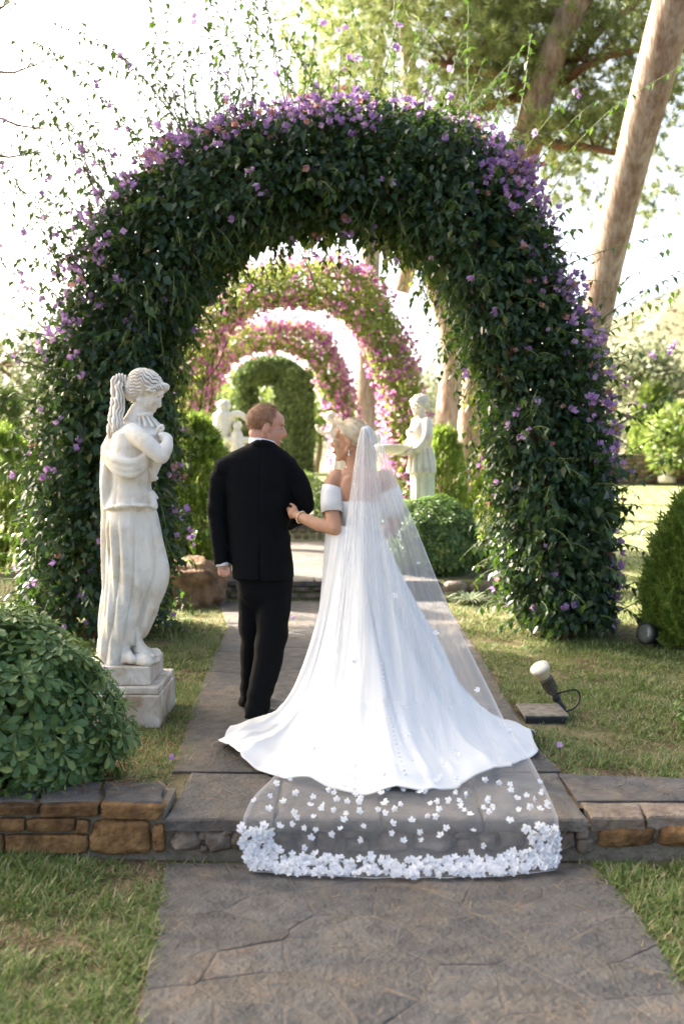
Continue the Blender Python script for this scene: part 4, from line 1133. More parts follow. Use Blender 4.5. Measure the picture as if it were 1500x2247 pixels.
# ------------------------------------------------------------------ statues
def marble(name, scale=7):
    m = surface(name, [(0.28, (.56, .47, .34)), (0.42, (.72, .66, .55)), (0.6, (.78, .74, .66))], scale, .62, 8, .25, 60, [(0.33, (.55, .50, .44)), (0.46, (1, 1, 1))], 5.0, .4, spec=.35)
    # rust-brown weather streaks held in the carved grooves, stored per vertex as 'grime'
    nt = m.node_tree; b = [n for n in nt.nodes if n.type == 'BSDF_PRINCIPLED'][0]
    src = b.inputs['Base Color'].links[0].from_socket
    at_ = nt.nodes.new('ShaderNodeAttribute'); at_.attribute_name = 'grime'
    mx = nt.nodes.new('ShaderNodeMix'); mx.data_type = 'RGBA'; mx.inputs[7].default_value = (.17, .12, .085, 1)
    nt.links.new(at_.outputs['Fac'], mx.inputs[0]); nt.links.new(src, mx.inputs[6]); nt.links.new(mx.outputs[2], b.inputs['Base Color'])
    return m
M['marble'] = marble('weathered white marble')
mb.build('urn_body', M['marble'], U, True)
def ring_e(cx, cy, z, rx, ry, n=28, ex=1.0, rot=0.0):
    out = []
    for j in range(n):
        a = 2 * math.pi * j / n + rot; c, s = math.cos(a), math.sin(a)
        out.append((cx + rx * math.copysign(abs(c) ** ex, c), cy + ry * math.copysign(abs(s) ** ex, s), z))
    return out
def slices(mb, rows, d, ex=.9):
    """rows of (photo y, x left, x right, half depth) at distance d -> a lofted body"""
    rings = []
    for (y, xl, xr, hd, *dy) in rows:
        a, b = P(xl, y, d), P(xr, y, d); rings.append(ring_e((a.x + b.x) / 2, d + (dy[0] if dy else 0), a.z, abs(b.x - a.x) / 2, hd, 28, ex))
    mb.loft(rings[::-1])
def head_shape(mb, Mx, s=1.0, female=False, nose=1.0, ears=True):
    """a head facing local +Y, crown up +Z, origin between the ears"""
    def q(x, y, z):
        return Mx @ Vector((x * s, y * s, z * s))
    R3 = Mx.to_3x3()
    def e(c, r, n1=16, n2=11):
        mb.ell(q(*c), tuple(k * s for k in r), R3, n1, n2)
    w = .93 if female else 1.0
    e((0, -.018, .038), (.076 * w, .099, .084)); e((0, .028, -.03), (.060 * w, .066, .088)); e((0, .064, -.104), (.026 * w, .023, .018))
    e((0, .055, .045), (.055 * w, .036, .042))
    for sx in (-1, 1):
        mb.cap(q(sx * .052 * w, -.01, -.045), q(sx * .012, .062, -.108), .022 * s, .016 * s, 10)
        e((sx * .036, .066, -.022), (.022, .020, .024)); e((sx * .030, .079, .028), (.021, .012, .008))
        if ears:
            mb.ell(q(sx * .077 * w, -.010, -.008), (.010 * s, .022 * s, .033 * s), R3 @ Matrix.Rotation(-.25, 3, 'X') @ Matrix.Rotation(sx * .3, 3, 'Z'), 10, 8)
            mb.ell(q(sx * .074 * w, -.004, -.036), (.007 * s, .010 * s, .010 * s), R3, 8, 6)
    k = .80 if female else 1.0
    mb.cap(q(0, .084, .018), q(0, .090 + .020 * nose * k, -.026), .009 * s, .0125 * k * s, 10)
    e((0, .086 + .012 * k, -.034), (.017 * k, .012, .009), 10, 7)
    e((0, .084, -.063), (.022, .012, .007), 10, 7); e((0, .081, -.075), (.020, .012, .008), 10, 7)
def grooves(v, n, u, amp, freq):
    w = np.sin(u * freq); return w
ST = thing('vase_statue', 'life size white marble woman hugging a vase on a square plinth at left', 'statue', (-1.27, 5.80, Z1))
SD = 5.78
mb = MB()
slices(mb, [(926, 275, 318, .07), (936, 262, 326, .13), (952, 250, 332, .18), (980, 246, 336, .19), (1010, 246, 336, .175), (1040, 245, 333, .155), (1065, 243, 331, .15), (1090, 238, 334, .16), (1106, 231, 339, .18), (1113, 227, 341, .19), (1117, 240, 334, .165),
            (1150, 237, 335, .175), (1200, 238, 338, .165), (1240, 238, 346, .165), (1266, 238, 348, .165), (1300, 236, 338, .16), (1350, 230, 318, .155), (1400, 224, 298, .15), (1440, 220, 292, .15), (1456, 220, 292, .145)], SD, .92)
# cloak falling down the back
mb.tube([P(266, 930, SD - .02), P(246, 985, SD), P(238, 1060, SD), P(236, 1110, SD), P(242, 1180, SD), P(242, 1300, SD), P(236, 1400, SD), P(236, 1452, SD)], [.045, .065, .052, .040, .045, .045, .055, .055], 10)
mb.tube([P(236, 1000, SD - .08), P(231, 1060, SD - .1), P(229, 1105, SD - .1)], [.026, .028, .016], 8, True, True)
# cowl of cloth slung round the arm pit
for k, (dy, r_) in enumerate([(0, .030), (14, .026), (26, .022)]):
    mb.tube([P(232, 996 + dy * .4, SD - .12), P(258, 1010 + dy, SD - .185), P(290, 1016 + dy, SD - .20), P(315, 1006 + dy * .8, SD - .17), P(326, 985 + dy * .5, SD - .12)], [r_, r_, r_, r_ * .9, r_ * .7], 8, True, True)
# peplum edge
mb.tube([P(228, 1116, SD - .1), P(250, 1112, SD - .17), P(285, 1109, SD - .19), P(320, 1109, SD - .16), P(338, 1112, SD - .08)], [.012, .014, .013, .014, .014], 8, True, True)
mb.cap(P(334, 1082, SD - .05), P(346, 1093, SD - .05), .02, .012); mb.cap(P(332, 1085, SD - .08), P(340, 1112, SD - .1), .025, .02)
# bent leg under the cloth
mb.tube([P(318, 1130, SD - .04), P(336, 1220, SD - .06), P(343, 1262, SD - .06), P(330, 1320, SD - .05), P(305, 1385, SD - .03)], [.075, .075, .072, .06, .045], 12, True, True)
# arms
mb.tube([P(290, 950, SD - .13), P(320, 972, SD - .20), P(352, 1001, SD - .20)], [.060, .052, .044], 12, True, True)
mb.tube([P(354, 1002, SD - .20), P(364, 985, SD - .18), P(369, 964, SD - .13)], [.044, .040, .029], 12, True, True)
mb.tube([P(300, 950, SD + .13), P(330, 975, SD + .20), P(352, 1000, SD + .16), P(362, 980, SD + .05)], [.065, .055, .046, .035], 10, True, True)
mb.ell(P(362, 957, SD - .10), (.042, .05, .024), Matrix.Rotation(.3, 3, 'Y'))
for k in range(4):
    mb.cap(P(368, 955, SD - .12 + .028 * k), P(352, 951 - k, SD - .08 + .028 * k), .011, .009, 8)
mb.cap(P(362, 962, SD - .15), P(351, 966, SD - .11), .012, .009, 8)
# neck and head
mb.cap(P(292, 932, SD), P(308, 897, SD), .068, .055)
HM = frame_matrix(P(322, 866, SD), Vector((.88, -.10, -.42)), Vector((.40, 0, .9)))
head_shape(mb, HM, .98, True, .9, False)
# feet on a rock
mb.tube([P(292, 1385, SD - .06), P(300, 1412, SD - .07), P(322, 1430, SD - .09), P(342, 1437, SD - .10)], [.04, .038, .030, .018], 10, True, True)
for k in range(4):
    mb.cap(P(335, 1435, SD - .13 + .018 * k), P(347, 1440, SD - .14 + .02 * k), .010, .008, 8)
mb.ell(P(322, 1444, SD - .06), (.085, .12, .036), None, 16, 10, .8, .15, 3.0)
mb.tube([P(270, 1438, SD - .10), P(300, 1448, SD - .15), P(322, 1454, SD - .17)], [.04, .030, .016], 10, True, True)
v, f, n = remesh(mb, .0065, 6, .5)
# carve drapery folds
z = v[:, 2]; zt = lambda y: CAM_Z - (y - HY) / FPX * SD
xx = v[:, 0] - P(285, 0, SD).x; yy = v[:, 1] - SD
ang = np.arctan2(yy, xx + .02)
skirt = smoothstep(zt(1120), zt(1135), z) * (z < zt(1116)) if False else ((z < zt(1119)) * smoothstep(zt(1118), zt(1180), z) * smoothstep(zt(1458), zt(1440), z))
g1 = np.sin(ang * 6 + (zt(1119) - z) * 3.6 + .8 * np.sin(z * 5)); g2_ = np.sin(ang * 17 + z * 9 + 1.0)
ridge = 1 - np.abs(g1) ** .6
legmask = smoothstep(.08, .02, np.abs(xx - .10)) * 0
amp = (.022 * ridge + .005 * g2_) * skirt
tun = (z > zt(1116)) * (z < zt(1030)) * smoothstep(zt(1030), zt(1090), z)
amp += tun * .008 * (1 - np.abs(np.sin(ang * 6 + 1.0)) ** .6)
v = v - n * (amp - .008 * skirt)[:, None]
gr = np.clip((ridge - .50) * 1.2, 0, 1) * skirt * .25 + .25 * np.clip(snoise(v, 9.0, 4.0) - .5, 0, 1)
body = mk('figure', v, f, M['marble'], ST, True, {'grime': gr})
# hair: carved wavy locks
mb = MB()
mb.ell(HM @ Vector((0, -.035, .052)), (.088, .108, .086), HM.to_3x3(), 18, 12)
mb.ell(HM @ Vector((0, -.07, .0)), (.082, .07, .075), HM.to_3x3(), 14, 10)
mb.tube([HM @ Vector((-.072, .030, .035)), HM @ Vector((-.035, .075, .082)), HM @ Vector((.035, .075, .082)), HM @ Vector((.072, .030, .035))], [.020, .018, .018, .020], 10, True, True)
v, f, n = remesh(mb, .004, 4)
HI = np.array(HM.inverted()); loc = v @ HI[:3, :3].T + HI[:3, 3]
# locks run from the brow backwards, waving up and down
th = np.arctan2(loc[:, 2] - .01, np.abs(loc[:, 0]) + .004) + .10 * np.sin(loc[:, 1] * 62 + loc[:, 2] * 20) + .05 * np.sin(loc[:, 1] * 130 + loc[:, 2] * 60)
w = np.sin(th * 30); fine = np.sin(th * 67 + 1.0)
cut = (loc[:, 1] < .115) * 1.0
v = v + n * ((.0045 * w + .0020 * fine) * cut)[:, None]
gr = np.clip(-w - .1, 0, 1) * (.5 + .9 * smoothstep(.0, .11, loc[:, 2])) * np.clip(.6 + .6 * snoise(v, 12, 2), 0.1, 1)
mk('carved_hair', v, f, M['marble'], ST, True, {'grime': gr})
# pony tail
mb = MB()
mb.tube([P(282, 842, SD), P(264, 830, SD), P(254, 845, SD - .01), P(256, 880, SD - .03), P(252, 912, SD - .05), P(246, 945, SD - .07), P(241, 960, SD - .07)], [.026, .030, .032, .031, .034, .030, .010], 12, True, True)
mb.tube([P(262, 845, SD - .05), P(262, 890, SD - .07), P(258, 925, SD - .10), P(252, 952, SD - .12)], [.022, .03, .032, .010], 10, True, True)
v, f, n = remesh(mb, .004, 4)
w = np.sin((v[:, 0] + .35 * v[:, 1] + .007 * np.sin(v[:, 2] * 34) + .004 * np.sin(v[:, 2] * 83 + v[:, 0] * 60)) * 330)
v = v + n * (.0045 * w)[:, None]
mk('carved_ponytail', v, f, M['marble'], ST, True, {'grime': np.clip(-w, 0, 1) * 1.1 * np.clip(.5 + .6 * snoise(v, 9, 1), .1, 1)})
# vase
def lathe(mb, a, b, prof, seg=22):
    a, b = Vector(a), Vector(b); ax = (b - a); L = ax.length; ax.normalize(); u = ax.cross(Vector((0, 1, 0))).normalized(); w_ = ax.cross(u)
    mb.loft([[a + ax * (t * L) + (u * math.cos(6.2832 * j / seg) + w_ * math.sin(6.2832 * j / seg)) * r_ for j in range(seg)] for t, r_ in prof])
mb = MB()
lathe(mb, P(316, 906, SD - .02), P(337, 1056, SD - .03), [(0, .044), (.02, .052), (.05, .052), (.07, .040), (.16, .046), (.26, .07), (.33, .105), (.36, .11), (.37, .104), (.50, .108), (.62, .095), (.64, .10), (.66, .092), (.80, .055), (.93, .022), (.95, .03), (.98, .03), (1, .01)])
v_ = MB(); v_.tube([P(343, 950, SD - .10), P(350, 938, SD - .11), P(356, 934, SD - .11), P(358, 942, SD - .11), P(352, 944, SD - .11)], [.010, .010, .010, .009, .008], 8, True, True)
vase = mb.build('vase', M['marble'], ST, True); v_.build('vase_handle', M['marble'], vase, True)
# flutes on the vase neck
mb = MB()
for k in range(12):
    a = k * .5236; p0, p1 = P(317, 914, SD - .02), P(326, 936, SD - .02)
    o_ = Vector((math.cos(a), math.sin(a), 0)); mb.cap(p0 + o_ * .043, p1 + o_ * .072, .006, .010, 6)
mb.build('vase_fluting', M['marble'], vase, True)
# plinth blocks
def block(name, x0, x1, y0, y1, z0, z1, mat, parent, bev=.008):
    mb = MB(); mb.box((x0, y0, z0), (x1, y1, z1)); o = mb.build(name, mat, parent, False)
    m = o.modifiers.new('bevel', 'BEVEL'); m.width = bev; m.segments = 2
    return o
M['plinth'] = surface('veined marble slab', [(0.30, (.22, .15, .09)), (0.42, (.52, .44, .34)), (0.56, (.68, .65, .60))], 5.5, .45, 9, .12, 50, [(0.36, (.55, .42, .30)), (0.5, (1, 1, 1))], 3.0, .6, distort=1.4, spec=.4)
cx, cy = -1.27, 5.80
block('plinth_block', cx - .258, cx + .000, cy - .26, cy + .26, Z1 - .03, .345, M['plinth'], ST); block('plinth_block', cx + .003, cx + .258, cy - .26, cy + .26, Z1 - .03, .345, M['plinth'], ST)
block('plinth_cap', cx - .25, cx + .25, cy - .25, cy + .25, .346, .388, M['plinth'], ST)
block('base_block', cx - .20, cx + .195, cy - .21, cy + .21, .390, .495, M['plinth'], ST)

# statue with the bowl
S2 = thing('bowl_statue', 'white marble woman holding out a shallow bowl beside the veil', 'statue', at(927, 12.0, Z2))
D2 = 12.0; mb = MB()
slices(mb, [(917, 916, 940, .07), (924, 906, 946, .12), (938, 899, 949, .15), (952, 895, 949, .145), (965, 899, 947, .125), (977, 902, 945, .115), (984, 899, 949, .13), (1008, 895, 955, .16), (1030, 891, 957, .18), (1037, 890, 957, .185), (1039, 899, 953, .15), (1080, 901, 953, .145), (1130, 900, 953, .15), (1165, 897, 954, .16)], D2)
mb.ell(P(899, 950, D2 - .07), (.05, .05, .05)); mb.ell(P(899, 950, D2 + .06), (.05, .05, .05))
mb.tube([P(938, 925, D2 - .12), P(936, 955, D2 - .18), P(925, 975, D2 - .20), P(905, 990, D2 - .16), P(886, 996, D2 - .10)], [.06, .055, .048, .042, .032], 10, True, True)
mb.tube([P(912, 925, D2 + .12), P(900, 965, D2 + .16), P(880, 992, D2 + .08)], [.055, .045, .032], 10, True, True)
mb.ell(P(878, 998, D2 - .08), (.055, .04, .02)); mb.tube([P(941, 930, D2 - .12), P(944, 952, D2 - .14), P(943, 975, D2 - .10)], [.03, .035, .02], 8, True, True)
mb.cap(P(927, 922, D2), P(922, 903, D2), .062, .052)
H2 = frame_matrix(P(919, 890, D2), Vector((-.86, -.50, -.08)), Vector((0, 0, 1)))
head_shape(mb, H2, 1.02, True, 1.0, False)
v, f, n = remesh(mb, .012, 3)
zt2 = lambda y: CAM_Z - (y - HY) / FPX * D2
ang = np.arctan2(v[:, 1] - D2, v[:, 0] - P(926, 0, D2).x)
fold = (1 - np.abs(np.sin(ang * 7 + v[:, 2] * 3)) ** .6) * ((v[:, 2] < zt2(985)) & (v[:, 2] > zt2(1036))) * .022 + (1 - np.abs(np.sin(ang * 5)) ** .5) * (v[:, 2] < zt2(1040)) * .02
v = v - n * fold[:, None]
mk('figure', v, f, M['marble'], S2, True, {'grime': np.clip(fold * 14, 0, .35) + .2 * np.clip(snoise(v, 5, 2) - .4, 0, 1)})
mb = MB(); mb.ell(H2 @ Vector((0, -.03, .05)), (.098, .115, .095), H2.to_3x3(), 16, 11); mb.ell(H2 @ Vector((0, -.10, -.02)), (.06, .05, .06), H2.to_3x3())
mb.tube([H2 @ Vector((-.08, .03, .0)), H2 @ Vector((-.05, .075, .06)), H2 @ Vector((.05, .075, .06)), H2 @ Vector((.08, .03, .0))], [.026, .024, .024, .026], 9, True, True)
v, f, n = remesh(mb, .010, 2); w = np.sin((v[:, 2] + .02 * np.sin(v[:, 0] * 30)) * 190); v = v + n * (.006 * w)[:, None]
mk('carved_hair', v, f, M['marble'], S2, True, {'grime': np.clip(-w, 0, 1) * .35})
mb = MB(); bc = P(862, 985, D2 - .02)
mb.loft([ring_e(bc.x, bc.y, bc.z + dz, q, q, 26) for q, dz in [(.05, -.075), (.14, -.06), (.20, -.02), (.225, .03), (.235, .05), (.225, .052), (.19, .0), (.10, -.04), (.02, -.045)]]); mb.build('bowl', M['marble'], S2, True)
bx = P(925, 0, D2).x; block('plinth_block', bx - .22, bx + .22, D2 - .22, D2 + .22, Z2 - .02, .62, M['plinth'], S2); block('base_block', bx - .18, bx + .18, D2 - .18, D2 + .18, .622, zt2(1160), M['plinth'], S2)
# the two small far statues
def far_statue(name, label, d, parts, z0, hair, plinth_x, plinth_top):
    A = thing(name, label, 'statue', at(plinth_x, d, z0)); mb = MB()
    for pts, rs in parts:
        mb.tube([P(x, y, d + dd) for x, y, dd in pts], rs, 10, True, True)
    v, f, n = remesh(mb, .016, 3); v = v - n * (.012 * np.clip(np.sin(v[:, 0] * 60), 0, 1) * (v[:, 2] < plinth_top + .8))[:, None]
    mk('figure', v, f, M['marble'], A, True, {'grime': np.zeros(len(v))})
    mb = MB()
    for (x, y, r_) in hair:
        mb.ell(P(x, y, d), (r_, r_, r_ * .95), None, 14, 10, 1, .18, 1.0)
    mb.build('carved_hair', M['marble'], A, True)
    px = at(plinth_x, d, 0).x; block('plinth_block', px - .25, px + .25, d - .25, d + .25, z0 - .02, plinth_top, M['plinth'], A)
    return A
far_statue('raised_arm_statue', 'distant white statue with an arm raised in an arc, left of the man', 14.6,
           [([(492, 896, 0), (492, 908, 0)], [.09, .06]), ([(480, 918, 0), (502, 918, 0)], [.10, .10]), ([(490, 915, 0), (487, 950, 0), (482, 1000, 0), (482, 1060, 0), (484, 1110, 0)], [.13, .14, .16, .17, .18]), ([(502, 918, -.05), (516, 908, -.06), (532, 912, -.06), (541, 922, -.04)], [.06, .055, .05, .035]), ([(478, 920, 0), (468, 960, -.03), (466, 1010, -.03)], [.06, .055, .05]),
            ([(520, 935, -.1), (521, 946, -.1)], [.06, .05]), ([(520, 955, -.1), (522, 1000, -.1), (520, 1080, -.1)], [.09, .12, .13]), ([(500, 966, -.12), (545, 966, -.12)], [.05, .05])], Z2, [(493, 890, .10), (521, 933, .07)], 492, .75)
far_statue('cherub_statue', 'small bright white cherub statue reaching left, above the bride', 17.5,
           [([(728, 920, 0), (732, 930, 0)], [.10, .06]), ([(738, 945, 0), (744, 975, 0), (748, 1010, 0), (746, 1060, 0)], [.12, .13, .12, .10]), ([(728, 945, 0), (712, 951, 0), (699, 944, 0), (694, 934, 0)], [.055, .04, .035, .028]), ([(746, 942, 0), (760, 955, 0), (768, 975, 0)], [.06, .05, .04]), ([(740, 1010, 0), (732, 1060, 0)], [.09, .07])], Z3, [(726, 915, .11)], 742, 1.05)

# ------------------------------------------------------------------ boulder, lamps, small things
BO = MB(); c = P(408, 1257, 10.0); BO.ell((c.x, 10.15, Z1 + .17), (.37, .28, .27), None, 44, 28, .62, .30, 2.0)
tag(BO.build('boulder', M['boulder'], None, True), 'large orange brown boulder on the grass behind the vase statue', 'boulder')
BO = MB(); c = P(482, 1300, 10.1); BO.ell((c.x, 10.1, Z1 + .06), (.06, .07, .11), None, 18, 12, .8, .2, 5.0)
tag(BO.build('standing_stone', M['rubble'], None, True), 'small upright stone between the boulder and the second step', 'stone')
M['cream'] = plain('cream lamp glass', (.56, .45, .28), .3, .5); M['lamp_face'] = plain('frosted lamp face', (.62, .57, .47), .35, .5)
M['black'] = plain('black plastic', (.016, .016, .017), .45, .4); M['grey_metal'] = surface('dirty lamp holder', [(0.3, (.06, .052, .035)), (0.7, (.16, .14, .10))], 30, .6, 6, .4, 60)
GL = thing('garden_spotlight', 'cream reflector bulb spotlight on a spike in the right lawn', 'spotlight', G(1238, 1560, Z1))
DL = 5.85
ax0, ax1 = P(1236, 1556, DL), P(1181, 1462, DL); ax = (ax1 - ax0).normalized(); ax = (ax + Vector((0, -.28, 0))).normalized()
face = ax1; L_ = (ax1 - ax0).length
def along(t):
    return face - ax * t
def rev(mb, prof, seg=20):
    u = ax.cross(Vector((0, 1, 0))).normalized(); w_ = ax.cross(u)
    mb.loft([[along(t) + (u * math.cos(6.2832 * j / seg) + w_ * math.sin(6.2832 * j / seg)) * r_ for j in range(seg)] for t, r_ in prof])
mb = MB(); rev(mb, [(-.004, .010), (-.003, .044), (.004, .058), (.012, .060), (.02, .057)]); mb.build('lamp_face', M['lamp_face'], GL, True)
mb = MB(); rev(mb, [(.013, .059), (.022, .058), (.05, .045), (.075, .034), (.088, .033)]); mb.build('reflector_bulb', M['cream'], GL, True)
mb = MB(); rev(mb, [(.080, .040), (.098, .041), (.10, .036), (.104, .034), (.106, .030), (.150, .036), (.185, .034), (.20, .026), (.21, .02)]); hold = mb.build('lamp_holder', M['grey_metal'], GL, True)
mb = MB()
for k in range(12):
    a = k * .5236; u = ax.cross(Vector((0, 1, 0))).normalized(); w_ = ax.cross(u); o_ = (u * math.cos(a) + w_ * math.sin(a)) * .036
    mb.cap(along(.112) + o_, along(.18) + o_, .0035, .0035, 6)
mb.build('holder_rib', M['grey_metal'], hold, True)
mb = MB(); mb.tube([along(.20), along(.26), Vector((ax0.x, ax0.y, Z1 + .02)), Vector((ax0.x + .01, ax0.y, Z1 - .06))], [.020, .017, .014, .006], 8); mb.ell(along(.245), (.026, .022, .026)); mb.build('ground_spike', M['black'], GL, True)
mb = MB(); cpts, _ = interp_path([tuple(along(.215)), tuple(P(1250, 1514, DL - .02)), tuple(P(1264, 1511, DL - .02)), tuple(P(1273, 1522, DL - .02)), tuple(P(1271, 1542, DL - .03)), tuple(P(1257, 1557, DL - .05)), tuple(P(1238, 1562, DL - .05))], 26)
for _q in range(5):
    cpts[1:-1] = (cpts[:-2] + 2 * cpts[1:-1] + cpts[2:]) / 4
mb.tube([Vector(p) for p in cpts], .0058, 7, True, True); mb.build('power_cable', M['black'], GL, True)
JB = thing('junction_box', 'flat weathered ground box lid left of the cream spotlight', 'junction box', G(1160, 1530, Z1))
p = G(1158, 1533, Z1)
M['boxlid'] = surface('mouldy plastic lid', [(0.3, (.10, .085, .065)), (0.6, (.24, .21, .17))], 22, .85, 8, .5, 50)
block('box_body', p.x - .115, p.x + .125, 5.62, 5.88, Z1 - .03, Z1 + .022, M['black'], JB); block('box_lid', p.x - .122, p.x + .132, 5.612, 5.888, Z1 + .023, Z1 + .036, M['boxlid'], JB)
FL = thing('flood_light', 'black cylindrical ground floodlight half under the right thuja', 'floodlight', G(1425, 1418, Z1))
c0 = P(1413, 1390, 7.75); axf = Vector((-.85, -.5, .18)).normalized(); ax = axf; face = c0
mb = MB(); rev(mb, [(.0, .058), (-.004, .080), (.005, .088), (.035, .088), (.04, .075), (.16, .06), (.20, .045), (.23, .03)], 22); mb.build('lamp_body', M['black'], FL, True)
mb = MB(); rev(mb, [(-.001, .01), (-.0015, .03), (-.002, .074), (.006, .074)], 22); mb.build('lamp_glass', plain('dusty dark glass', (.10, .11, .10), .15, .6), FL, True)
mb = MB(); mb.tube([along(.14), Vector((c0.x + .10, c0.y + .06, Z1 + .02)), Vector((c0.x + .10, c0.y + .06, Z1 - .05))], [.02, .018, .01], 8); mb.build('ground_spike', M['black'], FL, True)
# fallen petals on the grass
for k, (x, y, lab) in enumerate([(1245, 1372, 'fallen magenta petal on the lawn by the arch foot'), (1222, 1640, 'fallen violet petal on the lawn right of the train'), (1420, 1330, 'fallen violet blossom under the right thuja'), (372, 1668, 'fallen magenta petal beside the left path edge'), (640, 1358, 'fallen petal on the path between the couple')]):
    p = G(x, y, Z1 + .03); V, F = scatter(np.array([tuple(p)]), np.array([[.5, .3, .5]]), np.array([[0, -1., .5]]), np.array([.034]), BRACT_V, BRACT_F)
    tag(mk('fallen_petal', V, F, M['violet'] if k else M['pink']), lab, 'petal', 'fallen petals')
# ------------------------------------------------------------------ the man
def skin(name, c, sub):
    m = surface(name, [(0.3, tuple(k * .88 for k in c)), (0.7, tuple(min(1, k * 1.08) for k in c))], 22, .48, 4, .06, 160, spec=.4)
    b = [n for n in m.node_tree.nodes if n.type == 'BSDF_PRINCIPLED'][0]
    b.inputs['Subsurface Weight'].default_value = .12; b.inputs['Subsurface Radius'].default_value = (.6, .25, .12); b.inputs['Subsurface Scale'].default_value = .012
    return m
M['skin_m'] = skin('ruddy skin', (.52, .275, .185), .1); M['skin_f'] = skin('tanned skin', (.50, .265, .155), .1)
M['suit'] = surface('black wool suit', [(0.3, (.0020, .0024, .0034)), (0.7, (.0038, .0043, .0058))], 60, .85, 6, .15, 240, spec=.13)
M['shirt'] = plain('white shirt cotton', (.80, .80, .80), .7)
M['shoe'] = plain('polished black leather', (.012, .012, .012), .18, .6)
M['hair_m'] = surface('light reddish brown hair', [(0.3, (.20, .090, .042)), (0.7, (.36, .19, .095))], 40, .5, 4, stretch=(1, 1, 1), spec=.4, island=.35)
M['hair_f'] = surface('blonde hair', [(0.3, (.58, .43, .24)), (0.5, (.74, .61, .40)), (0.7, (.85, .77, .60))], 30, .42, 4, spec=.5, island=.2)
M['dark'] = plain('dark lash', (.02, .012, .01), .5)
M['lip_f'] = plain('pink lips', (.52, .16, .15), .4); M['lip_m'] = plain('lips', (.45, .17, .14), .5); M['teeth'] = plain('teeth', (.80, .78, .72), .3)
def hair_shell(mat, parent, HM, s, c, rad, keep, strands, comb, length, width, seed, nz=.0, voxel=.006):
    mb = MB(); mb.ell(HM @ (Vector(c) * s), tuple(k * s for k in rad), HM.to_3x3(), 30, 22)
    v = np.array(mb.v); f = np.array(mb.f); HI = np.array(HM.inverted())
    loc = (v @ HI[:3, :3].T + HI[:3, 3]) / s
    fk = keep(loc[f].mean(1)); f = f[fk]
    used = np.unique(f); remap = -np.ones(len(v), int); remap[used] = np.arange(len(used))
    cap_ = mk('hair', v[used], remap[f], mat, parent, True)
    r = np.random.default_rng(seed); fi = r.integers(0, len(f), strands)
    w = r.random((strands, 4)); w /= w.sum(1, keepdims=True)
    p = (v[f[fi]] * w[:, :, None]).sum(1); cen = np.array(HM @ (Vector(c) * s)); nr = norm(p - cen)
    lp = (p @ HI[:3, :3].T + HI[:3, 3]) / s
    dl = comb(lp, r); d = dl @ np.array(HM.to_3x3()).T
    d = norm(d - nr * (d * nr).sum(1, keepdims=True) * .75 + r.normal(0, .10 + nz, d.shape))
    V, F = scatter(p + nr * .0015 * s, d, nr, length * r.uniform(.6, 1.3, strands), [(-.5, 0, 0), (.5, 0, 0), (-.45, .5, .03), (.45, .5, .03), (0, 1, -.02)], [(0, 1, 3), (0, 3, 2), (2, 3, 4)], np.full(strands, width))
    o = mk('hair_strand_mass', V, F, mat, cap_); o['kind'] = 'stuff'
    return cap_
MD = 5.70
MAN = thing('person', 'man in black suit seen from behind, turning to smile at the bride', 'person', (P(565, 0, MD).x, MD, Z1))
mb = MB()
HMm = frame_matrix(P(586, 938, MD), Vector((.975, .16, -.15)), Vector((.15, 0, 1)))
head_shape(mb, HMm, 1.03, False, .85)
mb.tube([HMm @ Vector((0, -.035, -.04)), P(578, 972, MD + .0), P(572, 1000, MD + .01)], [.066, .068, .085], 14, True, True)
slices(mb, [(985, 545, 610, .06), (1010, 510, 625, .09), (1060, 508, 622, .10), (1150, 518, 618, .10), (1250, 530, 622, .10), (1290, 535, 618, .10)], MD + .02)
mb.tube([P(492, 1034, MD), P(476, 1130, MD + .03), P(487, 1236, MD - .01)], [.05, .04, .028], 10, True, True)
mb.ell(P(490, 1247, MD - .02), (.033, .021, .040), Matrix.Rotation(.1, 3, 'Y'))
for k in range(4):
    x0 = 481 + 6.6 * k
    mb.tube([P(x0, 1252, MD - .025), P(x0 + 1, 1262 + (1 if k in (1, 2) else -2), MD - .035), P(x0 + 3.5, 1260 + (1 if k in (1, 2) else -2), MD - .055), P(x0 + 3, 1253, MD - .06)], [.0105, .010, .0095, .008], 8, True, True)
mb.tube([P(500, 1244, MD - .02), P(505, 1253, MD - .04), P(503, 1261, MD - .055)], [.012, .0105, .008], 8, True, True)
mb.tube([P(634, 1034, MD + .02), P(664, 1103, MD + .02), P(634, 1146, MD + .28)], [.05, .04, .03], 10, True, True)
mb.ell(P(628, 1150, MD + .36), (.025, .045, .035))
for k in range(4):
    mb.cap(P(626 + 2 * k, 1150 + 2 * k, MD + .38), P(612 + 2 * k, 1152 + 3 * k, MD + .40), .010, .008, 7)
mb.cap(P(630, 1145, MD + .36), P(622, 1142, MD + .41), .011, .009, 7)
mb.tube([P(603, 1275, MD), P(592, 1410, MD - .02), P(560, 1555, MD - .06)], [.08, .06, .04], 10, True, True)
mb.tube([P(556, 1275, MD + .05), P(558, 1400, MD + .13), P(550, 1525, MD + .25)], [.07, .06, .04], 10, True, True)
v, f, n = remesh(mb, .0055, 3)
mk('body', v, f, M['skin_m'], MAN, True)
def hm_keep(l):
    x, y, z = l[:, 0], l[:, 1], l[:, 2]
    side = np.abs(x) > .05
    front = np.where(z > .105, -.005 + .03 * (np.abs(x) < .03), np.where(z > .055, .028, .026))
    k = (y < front) & (z > np.where(y > -.035, .006, -.062 + .25 * (y + .11)))
    return k
def hm_comb(l, r):
    d = np.stack([l[:, 0] * 2.0, -.2 - 2 * np.abs(l[:, 1]) * 0 + np.where(l[:, 2] > .09, .9, -.25), np.where(l[:, 2] > .09, .35, -1.0)], 1)
    return norm(d)
